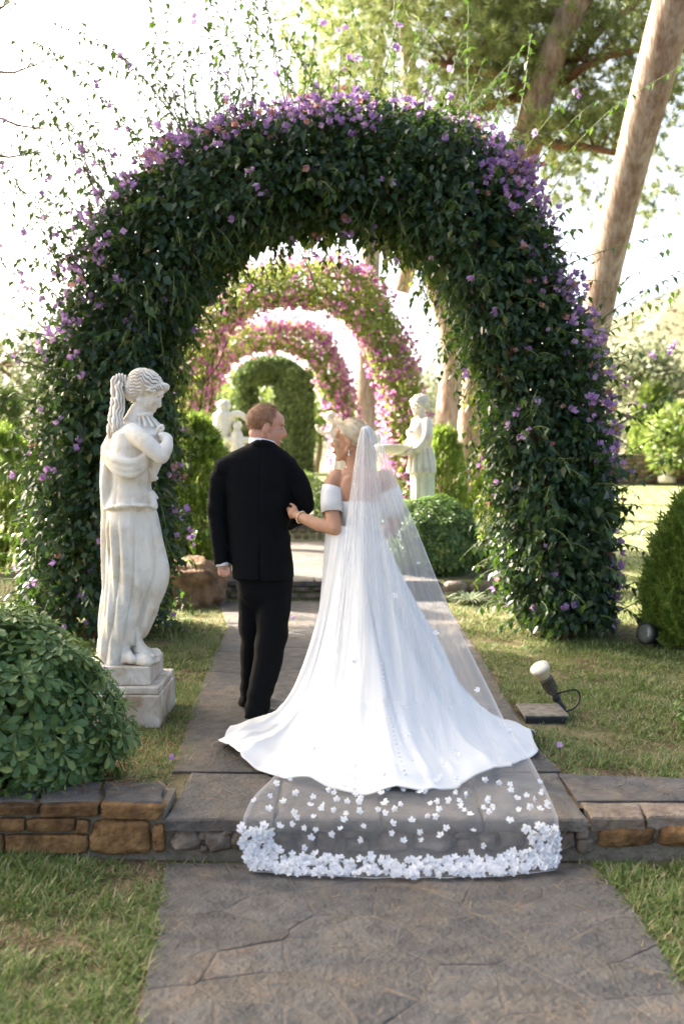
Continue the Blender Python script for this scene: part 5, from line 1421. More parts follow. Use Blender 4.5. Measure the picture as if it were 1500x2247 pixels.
hair_shell(M['hair_m'], MAN, HMm, 1.03, (0, -.020, .040), (.0795, .1015, .0860), hm_keep, 5200, hm_comb, .024, .0013, 5, .22)
for sx in (-1, 1):
    mb = MB(); mb.ell(HMm @ Vector((sx * .033, .083, .004)), (.011, .004, .0025), HMm.to_3x3(), 10, 6); mb.build('eye', M['dark'], MAN)
    mb = MB(); mb.cap(HMm @ Vector((sx * .016, .094, .030)), HMm @ Vector((sx * .050, .078, .028)), .005, .003, 6); mb.build('eyebrow', M['hair_m'], MAN)
mb = MB(); mb.tube([HMm @ Vector((-.034, .078, -.066)), HMm @ Vector((0, .099, -.072)), HMm @ Vector((.034, .078, -.064))], [.002, .004, .002], 6); mb.build('smile', M['teeth'], MAN)
# jacket
mb = MB()
slices(mb, [(976, 546, 608, .065, .0), (983, 528, 620, .085, .0), (990, 510, 632, .105, .01), (1006, 487, 645, .12, .015), (1040, 490, 641, .135, .02), (1100, 497, 637, .145, .02), (1160, 503, 634, .145, .02), (1215, 507, 641, .155, .02), (1268, 511, 647, .165, .02)], MD, .86)
mb.tube([P(499, 1024, MD + .01), P(484, 1056, MD + .015), P(478, 1125, MD + .03), P(484, 1200, MD + .01), P(488, 1239, MD - .01)], [.060, .072, .062, .054, .047], 14)
mb.ell(P(497, 1026, MD + .01), (.070, .09, .068))
mb.tube([P(628, 1022, MD + .02), P(646, 1048, MD + .02), P(663, 1088, MD + .02), P(667, 1106, MD + .03), P(652, 1132, MD + .14), P(634, 1148, MD + .26)], [.060, .070, .066, .062, .06, .05], 14, True)
mb.ell(P(630, 1022, MD + .02), (.066, .09, .066))
mb.tube([P(550, 977, MD + .06), P(554, 976, MD - .04), P(574, 972, MD - .078), P(597, 975, MD - .058), P(609, 980, MD + .03)], [.013, .016, .018, .016, .012], 10, True, True)
v, f, n = remesh(mb, .0075, 5)
# cloth: elbow and back wrinkles, centre seam
wr = .0045 * snoise(np.stack([v[:, 0] * 6, v[:, 1] * 6, v[:, 2] * 14 + v[:, 0] * 8], 1), 1.2, 3.0) + .003 * snoise(v, 9.0, 6.0)
seam = -(.004 + .010 * (v[:, 2] < P(0, 1195, MD).z)) * np.exp(-((v[:, 0] - P(574, 0, MD).x) / .006) ** 2) * (v[:, 1] < MD - .02)
wr0 = .006 * np.sin((v[:, 2] * 1.0 + .45 * (v[:, 0] - P(600, 0, MD).x)) * 52) * np.exp(-((v[:, 2] - P(0, 1165, MD).z) / .10) ** 2) * smoothstep(P(560, 0, MD).x, P(632, 0, MD).x, v[:, 0])
el = np.exp(-((v[:, 2] - P(0, 1110, MD).z) / .09) ** 2) * (v[:, 0] < P(498, 0, MD).x) * .003 * np.sin(v[:, 2] * 60 + v[:, 1] * 30)
v = v + n * (wr * 1.3 + wr0 + seam + el)[:, None]
jacket = mk('jacket', v, f, M['suit'], MAN, True)
for k in range(4):
    mb = MB(); mb.ell(P(470.5 + 1.2 * k, 1214 + 5 * k, MD - .025), (.006, .006, .006), None, 8, 6); mb.build('cuff_button', M['black'], jacket)
mb = MB(); mb.tube([P(488, 1234, MD - .012), P(489, 1242, MD - .014)], [.040, .038], 16); mb.build('shirt_cuff', M['shirt'], MAN)
mb = MB()
cr = [HMm @ Vector((0, -.035, -.04))]
for z_, q in ((0, .076), (1, .072)):
    pass
def collar_ring(y0, rr_, lift):
    c = P(578, y0, MD); return [(c.x + rr_ * math.cos(a) * 1.0, c.y + rr_ * .95 * math.sin(a), c.z + lift * math.cos(a)) for a in [2 * math.pi * j / 24 for j in range(24)]]
mb.loft([collar_ring(978, .083, -.014), collar_ring(965, .080, -.016), collar_ring(962, .076, -.016), collar_ring(976, .073, -.014)], False); mb.build('shirt_collar', M['shirt'], MAN)
# trousers
mb = MB()
slices(mb, [(1240, 516, 640, .125, .02), (1275, 518, 644, .13, .02), (1305, 524, 640, .12, .02), (1325, 536, 630, .10, .03), (1345, 556, 612, .05, .03)], MD, .9)
mb.tube([P(603, 1280, MD + .01), P(600, 1340, MD), P(594, 1410, MD - .02), P(583, 1470, MD - .04), P(568, 1530, MD - .06), P(562, 1578, MD - .075)], [.104, .099, .088, .080, .070, .073], 16)
mb.tube([P(554, 1280, MD + .04), P(556, 1340, MD + .08), P(559, 1400, MD + .13), P(556, 1460, MD + .19), P(552, 1520, MD + .25), P(550, 1548, MD + .26)], [.092, .090, .085, .076, .070, .074], 16)
v, f, n = remesh(mb, .0075, 4)
zz = v[:, 2]; wr = .005 * np.sin(zz * 70 + v[:, 0] * 40 + 2 * np.sin(v[:, 1] * 20)) * np.clip(1 - (zz - Z1) / .30, 0, 1) + .006 * np.sin(zz * 34 + v[:, 0] * 26) * np.exp(-((zz - P(0, 1400, MD).z) / .12) ** 2) + .004 * snoise(np.stack([v[:, 0] * 10, v[:, 1] * 10, v[:, 2] * 4], 1), 1.0, 2.0)
v = v + n * wr[:, None]
v[:, 2] = np.maximum(v[:, 2], Z1 + .012)
mk('trousers', v, f, M['suit'], MAN, True)
def shoe(heel, toe, parent):
    h, t = Vector(heel), Vector(toe); d = (t - h).normalized(); L = (t - h).length; s = Vector((-d.y, d.x, 0)); rings = []
    for f_, w_, ht in [(0, .020, .05), (.04, .032, .07), (.25, .036, .085), (.45, .038, .075), (.62, .045, .055), (.8, .045, .045), (.93, .034, .036), (1.0, .012, .022)]:
        c = h + d * (L * f_); rings.append([c + s * (w_ * math.cos(a)) + Vector((0, 0, ht * .5 + ht * .5 * math.copysign(abs(math.sin(a)) ** .7, math.sin(a)))) for a in [2 * math.pi * j / 18 for j in range(18)]])
    mb = MB(); mb.loft(rings); o = mb.build('shoe', M['shoe'], parent, True); o.modifiers.new('sub', 'SUBSURF').levels = 1
    o.modifiers['sub'].render_levels = 1
    return o
shoe((-.515, 5.58, Z1 + .004), (-.325, 5.74, Z1 + .004), MAN); shoe((-.545, 5.90, Z1 + .004), (-.47, 6.17, Z1 + .004), MAN)

# ------------------------------------------------------------------ the bride
BD = 5.5
BRIDE = thing('person', 'bride in white satin gown with long flower veil, seen from behind', 'person', (P(775, 0, BD).x, BD, Z1))
mb = MB()
HMb = frame_matrix(P(766, 968, BD), Vector((-.965, .18, .02)), Vector((-.06, 0, 1)))
head_shape(mb, HMb, .92, True, 1.0)
mb.tube([HMb @ Vector((0, -.03, -.03)), P(775, 1010, BD + .005), P(780, 1040, BD + .01)], [.046, .045, .062], 14, True, True)
slices(mb, [(1027, 756, 808, .045, .01), (1036, 738, 832, .062, .01), (1050, 729, 848, .075, .01), (1075, 738, 841, .085, .01), (1110, 746, 836, .088, .01), (1155, 754, 830, .082, .01), (1200, 735, 848, .10, .01), (1260, 725, 860, .12, .01)], BD, .95)
for sx in (766, 806):
    mb.ell(P(sx, 1072, BD - .055), (.05, .022, .07))          # shoulder blades
mb.tube([P(737, 1048, BD), P(727, 1072, BD - .005), P(727, 1115, BD - .04), P(735, 1160, BD - .09)], [.050, .047, .043, .037], 14, True, True)
mb.tube([P(735, 1160, BD - .09), P(700, 1151, BD - .05), P(672, 1140, BD - .01), P(652, 1131, BD + .03)], [.038, .037, .031, .025], 14, True, True)
mb.ell(P(643, 1125, BD + .055), (.030, .034, .032), Matrix.Rotation(.4, 3, 'Y'))
for k in range(4):
    mb.tube([P(637 + 1.5 * k, 1117 + 6 * k, BD + .075), P(631 + 2 * k, 1117 + 6 * k, BD + .12), P(634 + 2 * k, 1113 + 6 * k, BD + .16)], [.0090, .0085, .007], 8, True, True)
mb.tube([P(648, 1114, BD + .06), P(642, 1108, BD + .085), P(637, 1106, BD + .11)], [.010, .009, .0075], 8, True, True)
mb.tube([P(842, 1048, BD), P(856, 1075, BD + .0), P(862, 1115, BD + .02), P(860, 1150, BD + .06)], [.050, .046, .042, .036], 12, True, True)
mb.tube([P(860, 1150, BD + .06), P(850, 1165, BD + .16), P(832, 1160, BD + .27)], [.037, .032, .025], 12, True, True)
mb.ell(P(828, 1157, BD + .31), (.03, .036, .03))
for k in range(4):
    mb.cap(P(824, 1150 + 4 * k, BD + .34), P(812, 1150 + 4 * k, BD + .35), .009, .007, 7)
mb.cap(P(826, 1150, BD + .30), P(814, 1146, BD + .31), .010, .008, 7)
mb.tube([P(765, 1250, BD), P(765, 1400, BD), P(765, 1555, BD)], [.09, .06, .04], 10, True, True); mb.tube([P(815, 1250, BD), P(812, 1400, BD), P(810, 1555, BD)], [.09, .06, .04], 10, True, True)
v, f, n = remesh(mb, .0055, 3)
spine = -.006 * np.exp(-((v[:, 0] - P(786, 0, BD).x) / .012) ** 2) * (v[:, 1] < BD - .03) * (v[:, 2] < P(0, 1030, BD).z)
v = v + n * spine[:, None]
mk('body', v, f, M['skin_f'], BRIDE, True)
def hf_keep(l):
    x, y, z = l[:, 0], l[:, 1], l[:, 2]
    return ((y < .052 + .25 * (z - .09)) & (z > np.where(y > -.01, .038 - .9 * np.maximum(0, -.0 - y), -.040 + .5 * (y + .05))))
def hf_comb(l, r):
    return norm(np.array([0, -.135, -.015]) - l)
hair = hair_shell(M['hair_f'], BRIDE, HMb, .92, (0, -.018, .044), (.0800, .1060, .0920), hf_keep, 3000, hf_comb, .055, .0026, 6, .02)
mb = MB(); mb.ell(HMb @ Vector((0, -.112, -.005)), (.040, .032, .040), HMb.to_3x3(), 16, 12); mb.build('hair_bun', M['hair_f'], hair)
def strand_curve(pts, n, w, seed, spread):
    r = np.random.default_rng(seed); V, F = [], []
    for k in range(n):
        off = r.normal(0, spread, 3); end = r.normal(0, spread * 1.2, 3)
        pp, _ = interp_path([tuple(HMb @ Vector((p[0] + off[0] + end[0] * i / len(pts), p[1] + off[1] + end[1] * i / len(pts), p[2] + off[2])) ) for i, p in enumerate(pts)], 9)
        for it in range(2):
            pp[1:-1] = (pp[:-2] + 2 * pp[1:-1] + pp[2:]) / 4
        b = len(V)
        for i, p in enumerate(pp):
            ww = w * (1 - .75 * i / 8); V += [(p[0] - ww, p[1], p[2]), (p[0] + ww, p[1], p[2])]
        F += [(b + 2 * i, b + 2 * i + 1, b + 2 * i + 3, b + 2 * i + 2) for i in range(8)]
    return np.array(V), np.array(F)
V, F = join(strand_curve([(-.015, .070, .112), (-.062, .070, .070), (-.070, .062, .010), (-.062, .058, -.050), (-.052, .050, -.100)], 12, .0011, 3, .003), strand_curve([(-.010, .075, .110), (-.045, .090, .070), (-.058, .086, .025), (-.062, .070, .0)], 26, .0014, 4, .005),
            strand_curve([(-.005, .062, .122), (-.052, .050, .098), (-.078, .020, .060), (-.076, -.03, .02)], 60, .0018, 5, .010))
o = mk('hair_fringe', V, F, M['hair_f'], hair, True); o['kind'] = 'stuff'
for sx in (-1, 1):
    mb = MB(); mb.cap(HMb @ Vector((sx * .014, .080, .004)), HMb @ Vector((sx * .040, .074, .004)), .005, .003, 8); mb.build('eye', M['dark'], BRIDE)
    mb = MB(); mb.cap(HMb @ Vector((sx * .012, .086, .026)), HMb @ Vector((sx * .042, .073, .024)), .003, .002, 6); mb.build('eyebrow', M['hair_m'], BRIDE)
mb = MB(); mb.tube([HMb @ Vector((-.022, .080, -.060)), HMb @ Vector((0, .089, -.065)), HMb @ Vector((.022, .080, -.060))], [.003, .006, .003], 6); mb.build('lips', M['lip_f'], BRIDE)
M['gold'] = plain('pale gold', (.75, .60, .38), .25, .5, .8); M['pearl'] = plain('pearl', (.80, .78, .74), .25, .6)
mb = MB(); ear = HMb @ Vector((-.073, -.012, -.052))
mb.cap(ear, ear + Vector((0, -.004, -.012)), .003, .002, 6); mb.ell(ear + Vector((0, -.004, -.022)), (.005, .005, .007), None, 8, 6); mb.build('earring', M['pearl'], BRIDE)
wc = P(660, 1135, BD + .015); wd = (P(652, 1131, BD + .03) - P(672, 1140, BD - .01)).normalized(); u1 = wd.cross(Vector((0, 0, 1))).normalized(); u2 = wd.cross(u1)
mb = MB()
for k in range(16):
    a = k * .3927; mb.ell(wc + (u1 * math.cos(a) + u2 * math.sin(a)) * .033, (.0055, .0055, .0055), None, 8, 6)
o = mb.build('bracelet', M['gold'], BRIDE); o['kind'] = 'stuff'

def satin():
    m = surface('white satin', [(0.3, (.68, .67, .645)), (0.7, (.71, .70, .675))], 3, .33, 3, .03, 200, spec=.45, sheen=.25)
    return m
M['satin'] = satin()
# skirt: every direction has its own profile from waist to hem; long towards the camera (the train)
CX, CY = P(774, 0, BD).x, BD
hem_px = [(1168, 1600), (1172, 1640), (1150, 1672), (1108, 1700), (1060, 1713), (1000, 1728), (930, 1738), (860, 1744), (790, 1744), (720, 1735), (660, 1714), (590, 1694), (520, 1668), (484, 1636), (496, 1606), (560, 1588)]
hang, hrad = [], []
for (x, y) in hem_px:
    p = G(x, y, Z1 + .02); hang.append(math.degrees(math.atan2(p.y - CY, p.x - CX)) % 360); hrad.append(math.hypot(p.x - CX, p.y - CY))
hang = np.array(hang); hrad = np.array(hrad)
order = np.argsort(hang); ha, hr_ = hang[order], hrad[order]
ha = np.concatenate([[0, 30, 90, 150], ha[(ha > 165)]]); hr2 = np.concatenate([[.62, .46, .42, .40], hr_[(hang[order] > 165)]])
def hem_r(deg):
    return np.interp(deg, np.concatenate([ha - 360, ha, ha + 360]), np.concatenate([hr2, hr2, hr2]))
NT, NS = 420, 110
deg = np.linspace(0, 360, NT, endpoint=False); th = np.radians(deg)
R = hem_r(deg); R = (np.roll(R, 4) + np.roll(R, -4) + np.roll(R, 8) + np.roll(R, -8) + R * 2) / 6
c_, s_ = np.cos(th), np.sin(th)
right = np.clip(c_, 0, 1); left = np.clip(-c_, 0, 1); back = np.clip(-s_, 0, 1)
r0 = .150 * np.ones(NT) * (1 - .25 * np.abs(s_))
r1 = r0 + .10 + .06 * right - .045 * left + .05 * back
r2 = .36 + .20 * right - .15 * left + .24 * back * (1 - .6 * left)
zw, z1_, z2_ = P(0, 1152, BD).z, .80 - .20 * left, Z1 + .035
S = np.linspace(0, 1, NS)[:, None]
B0, B1, B2, B3 = (1 - S) ** 3, 3 * S * (1 - S) ** 2, 3 * S * S * (1 - S), S ** 3
rad = B0 * r0 + B1 * r1 + B2 * r2 + B3 * R
zed = B0 * zw + B1 * z1_ + B2 * z2_ + B3 * (Z1 + .035) + 0 * rad
pleat = np.sin(th * 9 + 1.2 * np.sin(th * 3) + .5) * .6 + .5 * np.sin(th * 17 + 2.0 * np.sin(th * 2)) + .35 * np.sin(th * 5 + 1)
sharp = np.sign(pleat) * np.abs(pleat) ** .8 + .5 * np.exp(-((np.sin(th * 4.5 + .6)) / .16) ** 2) - .35 * np.exp(-((np.sin(th * 6.5 + 2.1)) / .12) ** 2)
A_ = .006 + .070 * smoothstep(.02, .55, S) * (1 - .35 * smoothstep(.85, 1, S))
rad = rad + A_ * sharp * (.5 + .5 * np.clip(1.4 - S, 0, 1)) * (1 - .65 * left ** .5)
# hem flutes: the stiff satin stands up in rolls, most at the sides
flute = np.clip(np.sin(th * 13 + 1.5 * np.sin(th * 4) + .7), -.4, 1)
calm = 1 - .75 * smoothstep(-.40, -.10, s_)
sidew = .35 + .65 * np.abs(c_) ** 1.5
zed = zed + smoothstep(.72, 1.0, S) * (.040 * (flute + .4) * sidew + .014) * calm + smoothstep(.55, .9, S) * (.022 * np.clip(pleat, 0, 2)) * calm 
crush = 1 - np.abs(np.sin(th * 12 + 2.2 * np.sin(th * 5) + 3 * S))
crush2 = 1 - np.abs(np.sin(S * 26 + 3.0 * np.sin(th * 7 + 1) + 2 * np.sin(th * 17)))
zed = zed + smoothstep(.50, .80, S) * (1 - .6 * smoothstep(.92, 1, S)) * (.018 * crush ** 3 )
rad = rad + smoothstep(.25, .5, S) * (1 - smoothstep(.6, .85, S)) * .007 * crush ** 2
roll = smoothstep(.90, 1.0, S)
zed = zed - roll * .030 * (1 - .3 * flute * sidew); rad = rad - .012 * roll * np.clip(flute, 0, 1)
X_ = CX + rad * c_; Y_ = CY + rad * s_
V = np.stack([X_.ravel(), Y_.ravel(), np.maximum(zed, Z1 + .008).ravel()], 1)
i = np.arange(NS - 1)[:, None] * NT + np.arange(NT)[None, :]; j = np.arange(NS - 1)[:, None] * NT + ((np.arange(NT) + 1) % NT)[None, :]
F = np.stack([i, i + NT, j + NT, j], -1).reshape(-1, 4)
skirt_bvh = BVHTree.FromPolygons([tuple(p) for p in V], [tuple(q) for q in F])
gown = mk('skirt', V, F, M['satin'], BRIDE, True)
sm = gown.modifiers.new('thick', 'SOLIDIFY'); sm.thickness = .006; sm.offset = -1
# bodice
mb = MB()
mb.loft([ring_e((P(a, 0, BD).x + P(b, 0, BD).x) / 2, BD + .01, P(0, y, BD).z, (P(b, 0, BD).x - P(a, 0, BD).x) / 2, hd, 36, .95) for (y, a, b, hd) in [(1165, 738, 846, .108), (1155, 748, 836, .094), (1140, 747, 837, .094), (1120, 743, 841, .097), (1104, 741, 843, .098), (1099, 741, 843, .097), (1100, 744, 840, .092)]], False)
mb.build('bodice', M['satin'], BRIDE, True)
def band(pts_r, name):
    mb = MB(); mb.tube([p for p, q in pts_r], [q for p, q in pts_r], 22, False); o = mb.build(name, M['satin'], BRIDE, True); m_ = o.modifiers.new('t', 'SOLIDIFY'); m_.thickness = .004
band([(P(733, 1072, BD - .005), .066), (P(729, 1085, BD - .015), .062), (P(727, 1105, BD - .03), .058), (P(728, 1126, BD - .05), .056)], 'off_shoulder_sleeve')
band([(P(850, 1075, BD), .066), (P(856, 1088, BD + .0), .062), (P(860, 1106, BD + .01), .058), (P(862, 1126, BD + .03), .055)], 'off_shoulder_sleeve')
for (pp, nm) in [] and [([P(738, 1080, BD - .065), P(752, 1091, BD - .085), P(772, 1099, BD - .09)], 'sleeve_strap'), ([P(846, 1082, BD - .06), P(838, 1092, BD - .075), P(822, 1099, BD - .088)], 'sleeve_strap')]:
    mb = MB(); mb.tube(pp, [.012, .010, .006], 8, True, True); mb.build(nm, M['satin'], BRIDE)
def on_skirt(x, y):
    """where the sight line through a photo pixel meets the skirt"""
    o_ = Vector((0, 0, CAM_Z)); d = (P(x, y, 1.0) - o_).normalized(); h = skirt_bvh.ray_cast(o_, d)
    return h[0], h[1]
bl, _ = interp_path([(797, 1200), (805, 1270), (820, 1350), (834, 1450), (846, 1540), (868, 1630), (888, 1700)], 52)
mbt = MB(); mbt.ell((0, 0, 0), (.0055, .0055, .0055), None, 8, 6); bme = bpy.data.meshes.new('button'); bme.from_pydata(mbt.v, [], mbt.f); bme.materials.append(M['satin'])
for (x, y) in bl:
    h, hn = on_skirt(x, y)
    if h:
        o = bpy.data.objects.new('button', bme); COL.objects.link(o); place(o, gown, Matrix.Translation(h + hn * .003))

# ---- veil
def tulle():
    m = bpy.data.materials.new('white tulle'); nt = nodes_of(m); L = nt.links
    tr = nt.nodes.new('ShaderNodeBsdfTransparent'); df = nt.nodes.new('ShaderNodeBsdfDiffuse'); df.inputs[0].default_value = (.95, .95, .95, 1)
    tl = nt.nodes.new('ShaderNodeBsdfTranslucent'); tl.inputs[0].default_value = (.95, .95, .95, 1)
    m1 = nt.nodes.new('ShaderNodeMixShader'); m1.inputs[0].default_value = .5; L.new(df.outputs[0], m1.inputs[1]); L.new(tl.outputs[0], m1.inputs[2])
    at_ = nt.nodes.new('ShaderNodeAttribute'); at_.attribute_name = 'weave'
    m2 = nt.nodes.new('ShaderNodeMixShader'); L.new(at_.outputs['Fac'], m2.inputs[0]); L.new(tr.outputs[0], m2.inputs[1]); L.new(m1.outputs[0], m2.inputs[2])
    o = nt.nodes.new('ShaderNodeOutputMaterial'); L.new(m2.outputs[0], o.inputs[0])
    return m
M['tulle'] = tulle(); M['petal'] = leafmat('white chiffon petal', [(0, (.86, .86, .87)), (1, (.92, .92, .92))], .7, .4)
rows = [(940, 792, 816, 5.405), (960, 786, 832, 5.38), (1000, 779, 850, 5.36), (1060, 771, 873, 5.335), (1100, 765, 888, 5.31), (1160, 757, 914, 5.27), (1270, 744, 958, 5.20), (1370, 728, 1002, 5.11), (1440, 714, 1037, 5.02), (1530, 690, 1082, 4.89), (1600, 668, 1116, 4.76), (1660, 634, 1160, 4.60), (1720, 590, 1190, 4.43)]
path3 = []   # each row: left point, right point, middle y-offset
for (y, xl, xr, d) in rows:
    path3.append((P(xl, y, d + .02), P(xr, y, d + .06), P((xl + xr) / 2, y, d)))
for (xl, xr, d, z) in [(548, 1212, 4.22, Z1 + .012), (533, 1224, 4.085, Z1 + .006), (530, 1226, 4.072, .115), (533, 1227, 4.05, .045), (548, 1222, 4.02, .014)]:
    def q(x, dd=d):
        return Vector(((x - HX) / FPX * dd, dd, z))
    path3.append((q(xl), q(xr), q((xl + xr) / 2)))
NU, NV = 130, 240
seg = [0]
for a, b in zip(path3[:-1], path3[1:]):
    seg.append(seg[-1] + (b[2] - a[2]).length)
tv = np.linspace(0, seg[-1], NV); idx = np.array(seg)
def col(k):
    a = np.array([tuple(p[k]) for p in path3]); return np.stack([np.interp(tv, idx, a[:, q]) for q in range(3)], 1)
Lp, Rp, Mp = col(0), col(1), col(2)
for it in range(3):
    for a in (Lp, Rp, Mp):
        a[1:-14] = (a[:-15] + 2 * a[1:-14] + a[2:-13]) / 4
U = np.linspace(0, 1, NU)[None, :, None]
bl_ = 4 * U * (1 - U)
base = Lp[:, None, :] * (1 - U) + Rp[:, None, :] * U
base = base + bl_ * (Mp - (Lp + Rp) / 2)[:, None, :]
vt = (tv / seg[-1])[:, None]; uu = np.linspace(0, 1, NU)[None, :]
v_of = lambda k: seg[k] / seg[-1]
ground_part = smoothstep(v_of(10), v_of(13), vt)
rip = np.sin(uu * 62 + 3 * np.sin(uu * 9) + vt * 2) * .55 + np.sin(uu * 33 + 4 * np.sin(uu * 5 + 1) + vt * 3) * .8
amp_ = (.012 + .030 * smoothstep(.05, .5, vt)) * (1 - ground_part)
base[:, :, 1] += amp_ * rip
soft = np.sin(uu * 19 + 2 * np.sin(uu * 7) + vt * 9) * np.sin(uu * 11 + vt * 23 + 1)
drop = smoothstep(v_of(14) - .004, v_of(14) + .012, vt)
base[:, :, 2] += ground_part * (1 - drop) * (.010 + .014 * np.clip(soft, 0, 1))
base[:, :, 1] += drop * (-.010 * np.clip(np.sin(uu * 40 + 2 * np.sin(uu * 11)), 0, 1)) - smoothstep(v_of(15), 1, vt) * .085 * (4 * uu * (1 - uu)) ** .6
# keep the sheet outside the gown and off the ground
W = base.reshape(-1, 3)
for i_ in range(len(W)):
    p = Vector(W[i_])
    hy = skirt_bvh.ray_cast(Vector((p.x, 2.5, p.z)), Vector((0, 1, 0)))[0]; hz = skirt_bvh.ray_cast(Vector((p.x, p.y, 3.0)), Vector((0, 0, -1)))[0]
    ny = (p.y - (hy.y - .014)) if hy is not None else -1.0
    nz_ = ((hz.z + .014) - p.z) if hz is not None else -1.0
    if ny > 0 and nz_ > 0:
        if ny < nz_:
            W[i_][1] = hy.y - .014
        else:
            W[i_][2] = hz.z + .014
    g = Z1 + .012 if W[i_][1] > 4.10 else .010
    if W[i_][2] < g:
        W[i_][2] = g
base = W.reshape(NV, NU, 3)
for it in range(2):
    base[1:-1, 1:-1] = (base[:-2, 1:-1] + base[2:, 1:-1] + base[1:-1, :-2] + base[1:-1, 2:] + 4 * base[1:-1, 1:-1]) / 8
gather = np.exp(-vt * 5.5)
ridge_ = np.clip(rip, 0, 2) * (1 - ground_part)
weave = .24 - .05 * ground_part - .05 * drop + .50 * gather + .12 * ridge_ * (.4 + gather) + .05 * ground_part * np.clip(soft, 0, 1) + .10 * np.exp(-((uu - .18) / .13) ** 2) * (1 - ground_part) + .22 * (np.exp(-(uu / .012) ** 2) + np.exp(-((1 - uu) / .012) ** 2))
i = np.arange(NV - 1)[:, None] * NU + np.arange(NU - 1)[None, :]
F = np.stack([i, i + 1, i + 1 + NU, i + NU], -1).reshape(-1, 4)
veil = mk('veil', base.reshape(-1, 3), F, M['tulle'], BRIDE, True, {'weave': np.clip(weave, 0, .92).ravel()})
# second, shorter gathered layer: heavier pleats down the middle
sub_v = np.linspace(0, int(NV * .58), 120).astype(int); sub_u = np.linspace(int(NU * .04), int(NU * .62), 70).astype(int)
b2 = base[np.ix_(sub_v, sub_u)].copy(); b2[:, :, 1] -= .010 + .006 * np.sin(np.arange(70) * 1.1)[None, :]
w2 = (.22 + .30 * np.clip(np.sin(np.arange(70) * .62 + 1.5 * np.sin(np.arange(70) * .21)), 0, 1))[None, :] * np.linspace(1, .35, 120)[:, None]
i = np.arange(119)[:, None] * 70 + np.arange(69)[None, :]; F2 = np.stack([i, i + 1, i + 71, i + 70], -1).reshape(-1, 4)
mk('veil_layer', b2.reshape(-1, 3), F2, M['tulle'], veil, True, {'weave': w2.ravel()})
for nm, line in (('veil_hem', base[-1, :]),):
    mb = MB(); mb.tube([Vector(p) for p in line[::2]], .0011, 5); mb.build(nm, M['petal'], veil)
mb = MB(); mb.ell(P(804, 943, 5.41), (.030, .012, .020), None, 14, 10, 1, .2, 2); mb.build('veil_comb', M['petal'], veil)
# chiffon flowers
FLV, FLF = [], []
_r = random.Random(2)
for k in range(9):
    a = k * 2.4; L_ = 1.0 if k < 5 else .66; op = .62 if k < 5 else 1.25; b = len(FLV)
    ca, sa = math.cos(a), math.sin(a)
    for (u, v2) in [(-.10, .02), (.10, .02), (-.36, .55), (.36, .55), (-.2, .98), (.2, .95), (0, .72)]:
        rr_ = v2 * L_ * math.cos(op * .8) ; h = v2 * L_ * math.sin(op * .8) + .05 * _r.uniform(-1, 1)
        FLV.append((u * L_ * ca - rr_ * sa, u * L_ * sa + rr_ * ca, h))
    FLF += [(b, b + 1, b + 6), (b, b + 6, b + 2), (b + 1, b + 3, b + 6), (b + 2, b + 6, b + 4), (b + 3, b + 5, b + 6), (b + 4, b + 6, b + 5)]
rngf = np.random.default_rng(12); fl = []
VG = lambda v_, u_: base[min(NV - 1, int(v_ * (NV - 1))), min(NU - 1, max(0, int(u_ * (NU - 1))))]
for k in range(420):                                            # dense border
    u_ = rngf.random(); e = abs(u_ - .5) * 2; vmin = v_of(16) - .004 - (v_of(16) - v_of(14)) * .75 * e ** 6
    fl.append((rngf.uniform(vmin, 1.0), u_, rngf.uniform(.013, .023)))
k = 0
while k < 105:                                                  # thinning upwards
    v_ = v_of(12) - .01 + (v_of(16) - v_of(12)) * rngf.random() ** .8; u_ = rngf.uniform(.01, .99)
    if all((v_ - a[0]) ** 2 * 16 + (u_ - a[1]) ** 2 > .0016 for a in fl[420:]):
        fl.append((v_, u_, rngf.uniform(.014, .020))); k += 1
    elif rngf.random() < .02:
        k += 1
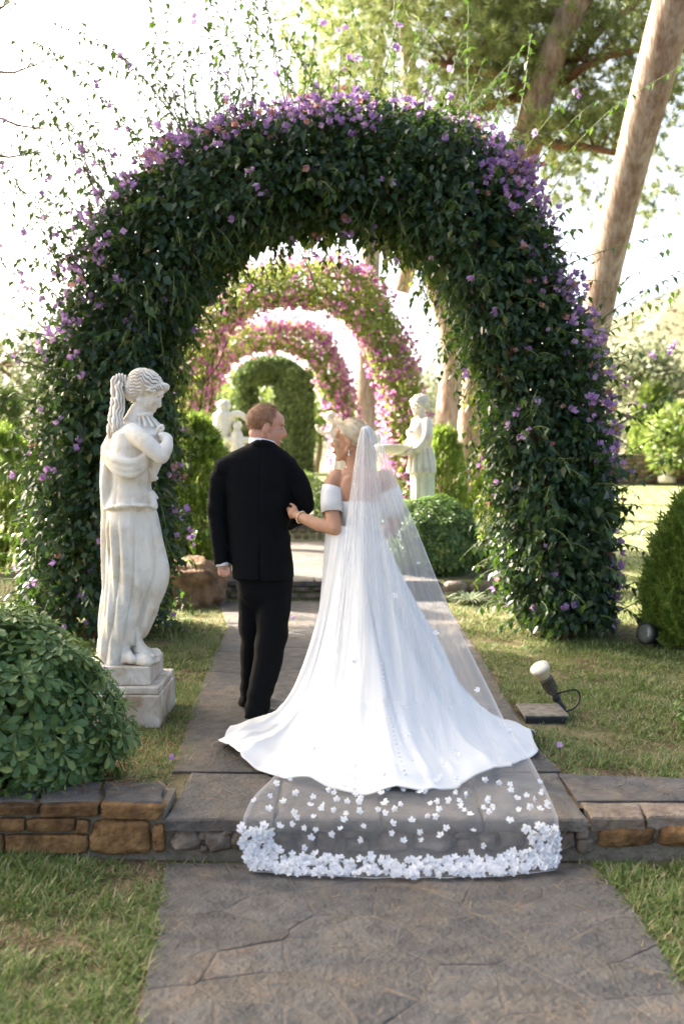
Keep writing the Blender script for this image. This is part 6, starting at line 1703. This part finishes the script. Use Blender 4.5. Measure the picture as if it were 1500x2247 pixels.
for k in range(46):
    u_ = rngf.choice([rngf.uniform(0, .10), rngf.uniform(.90, 1)]); fl.append((rngf.uniform(v_of(14) + .01, .99), u_, rngf.uniform(.02, .028)))
for (v_, u_) in [(.30, .86), (.44, .80), (.56, .93), (.66, .985), (.60, .15), (.70, .10), (.50, .20), (.24, .72), (.36, .55), (.66, .5), (.72, .7), (.75, .3)]:
    fl.append((v_, u_, .018))
pos = np.array([VG(a, b) for a, b, c in fl]); sz = np.array([c for a, b, c in fl])
nrm_ = np.tile([0., -.75, .65], (len(fl), 1)) + rngf.normal(0, .35, (len(fl), 3)); pos = pos + norm(nrm_) * .006
pos[:, 2] = np.maximum(pos[:, 2], np.where(pos[:, 1] > 4.1, Z1 + .015, .012))
dirs_ = norm(np.cross(nrm_, rngf.normal(size=nrm_.shape)))
split300('chiffon', M['petal'], veil, pos, dirs_, norm(nrm_), sz, FLV, FLF, sz * rngf.uniform(.7, 1, len(fl)), 'veil_flower', 'veil_flower_mass', 300)
# bouquet held in front of her
BQ = thing('bouquet', 'bouquet with green leaves and white blooms glimpsed through the veil', 'bouquet', P(826, 1160, BD + .33))
r = np.random.default_rng(31); bc = np.array(P(838, 1132, BD + .36)); dd = norm(r.normal(size=(160, 3)))
V, F = scatter(bc + dd * np.array([.10, .08, .10]) * r.uniform(.4, 1, (160, 1)), norm(dd + r.normal(0, .4, dd.shape)), norm(r.normal(size=dd.shape)), .075 * r.uniform(.7, 1.2, 160), LEAF_V, LEAF_F); mk('leaf_mass', V, F, M['lime'], BQ)['kind'] = 'stuff'
for k in range(14):
    V, F = scatter((bc + dd[k] * .10)[None], norm(np.cross(dd[k], [.3, .2, .9]))[None], dd[k][None], np.array([.035]), FLV, FLF); mk('bloom', V, F, M['petal'], BQ)
mb = MB()
for k in range(8):
    mb.tube([Vector(bc), P(827 + k * .6, 1165, BD + .33), P(822 + 2 * k, 1190, BD + .31)], .004, 5)
o = mb.build('stem_bundle', M['greentwig'], BQ); o['kind'] = 'stuff'
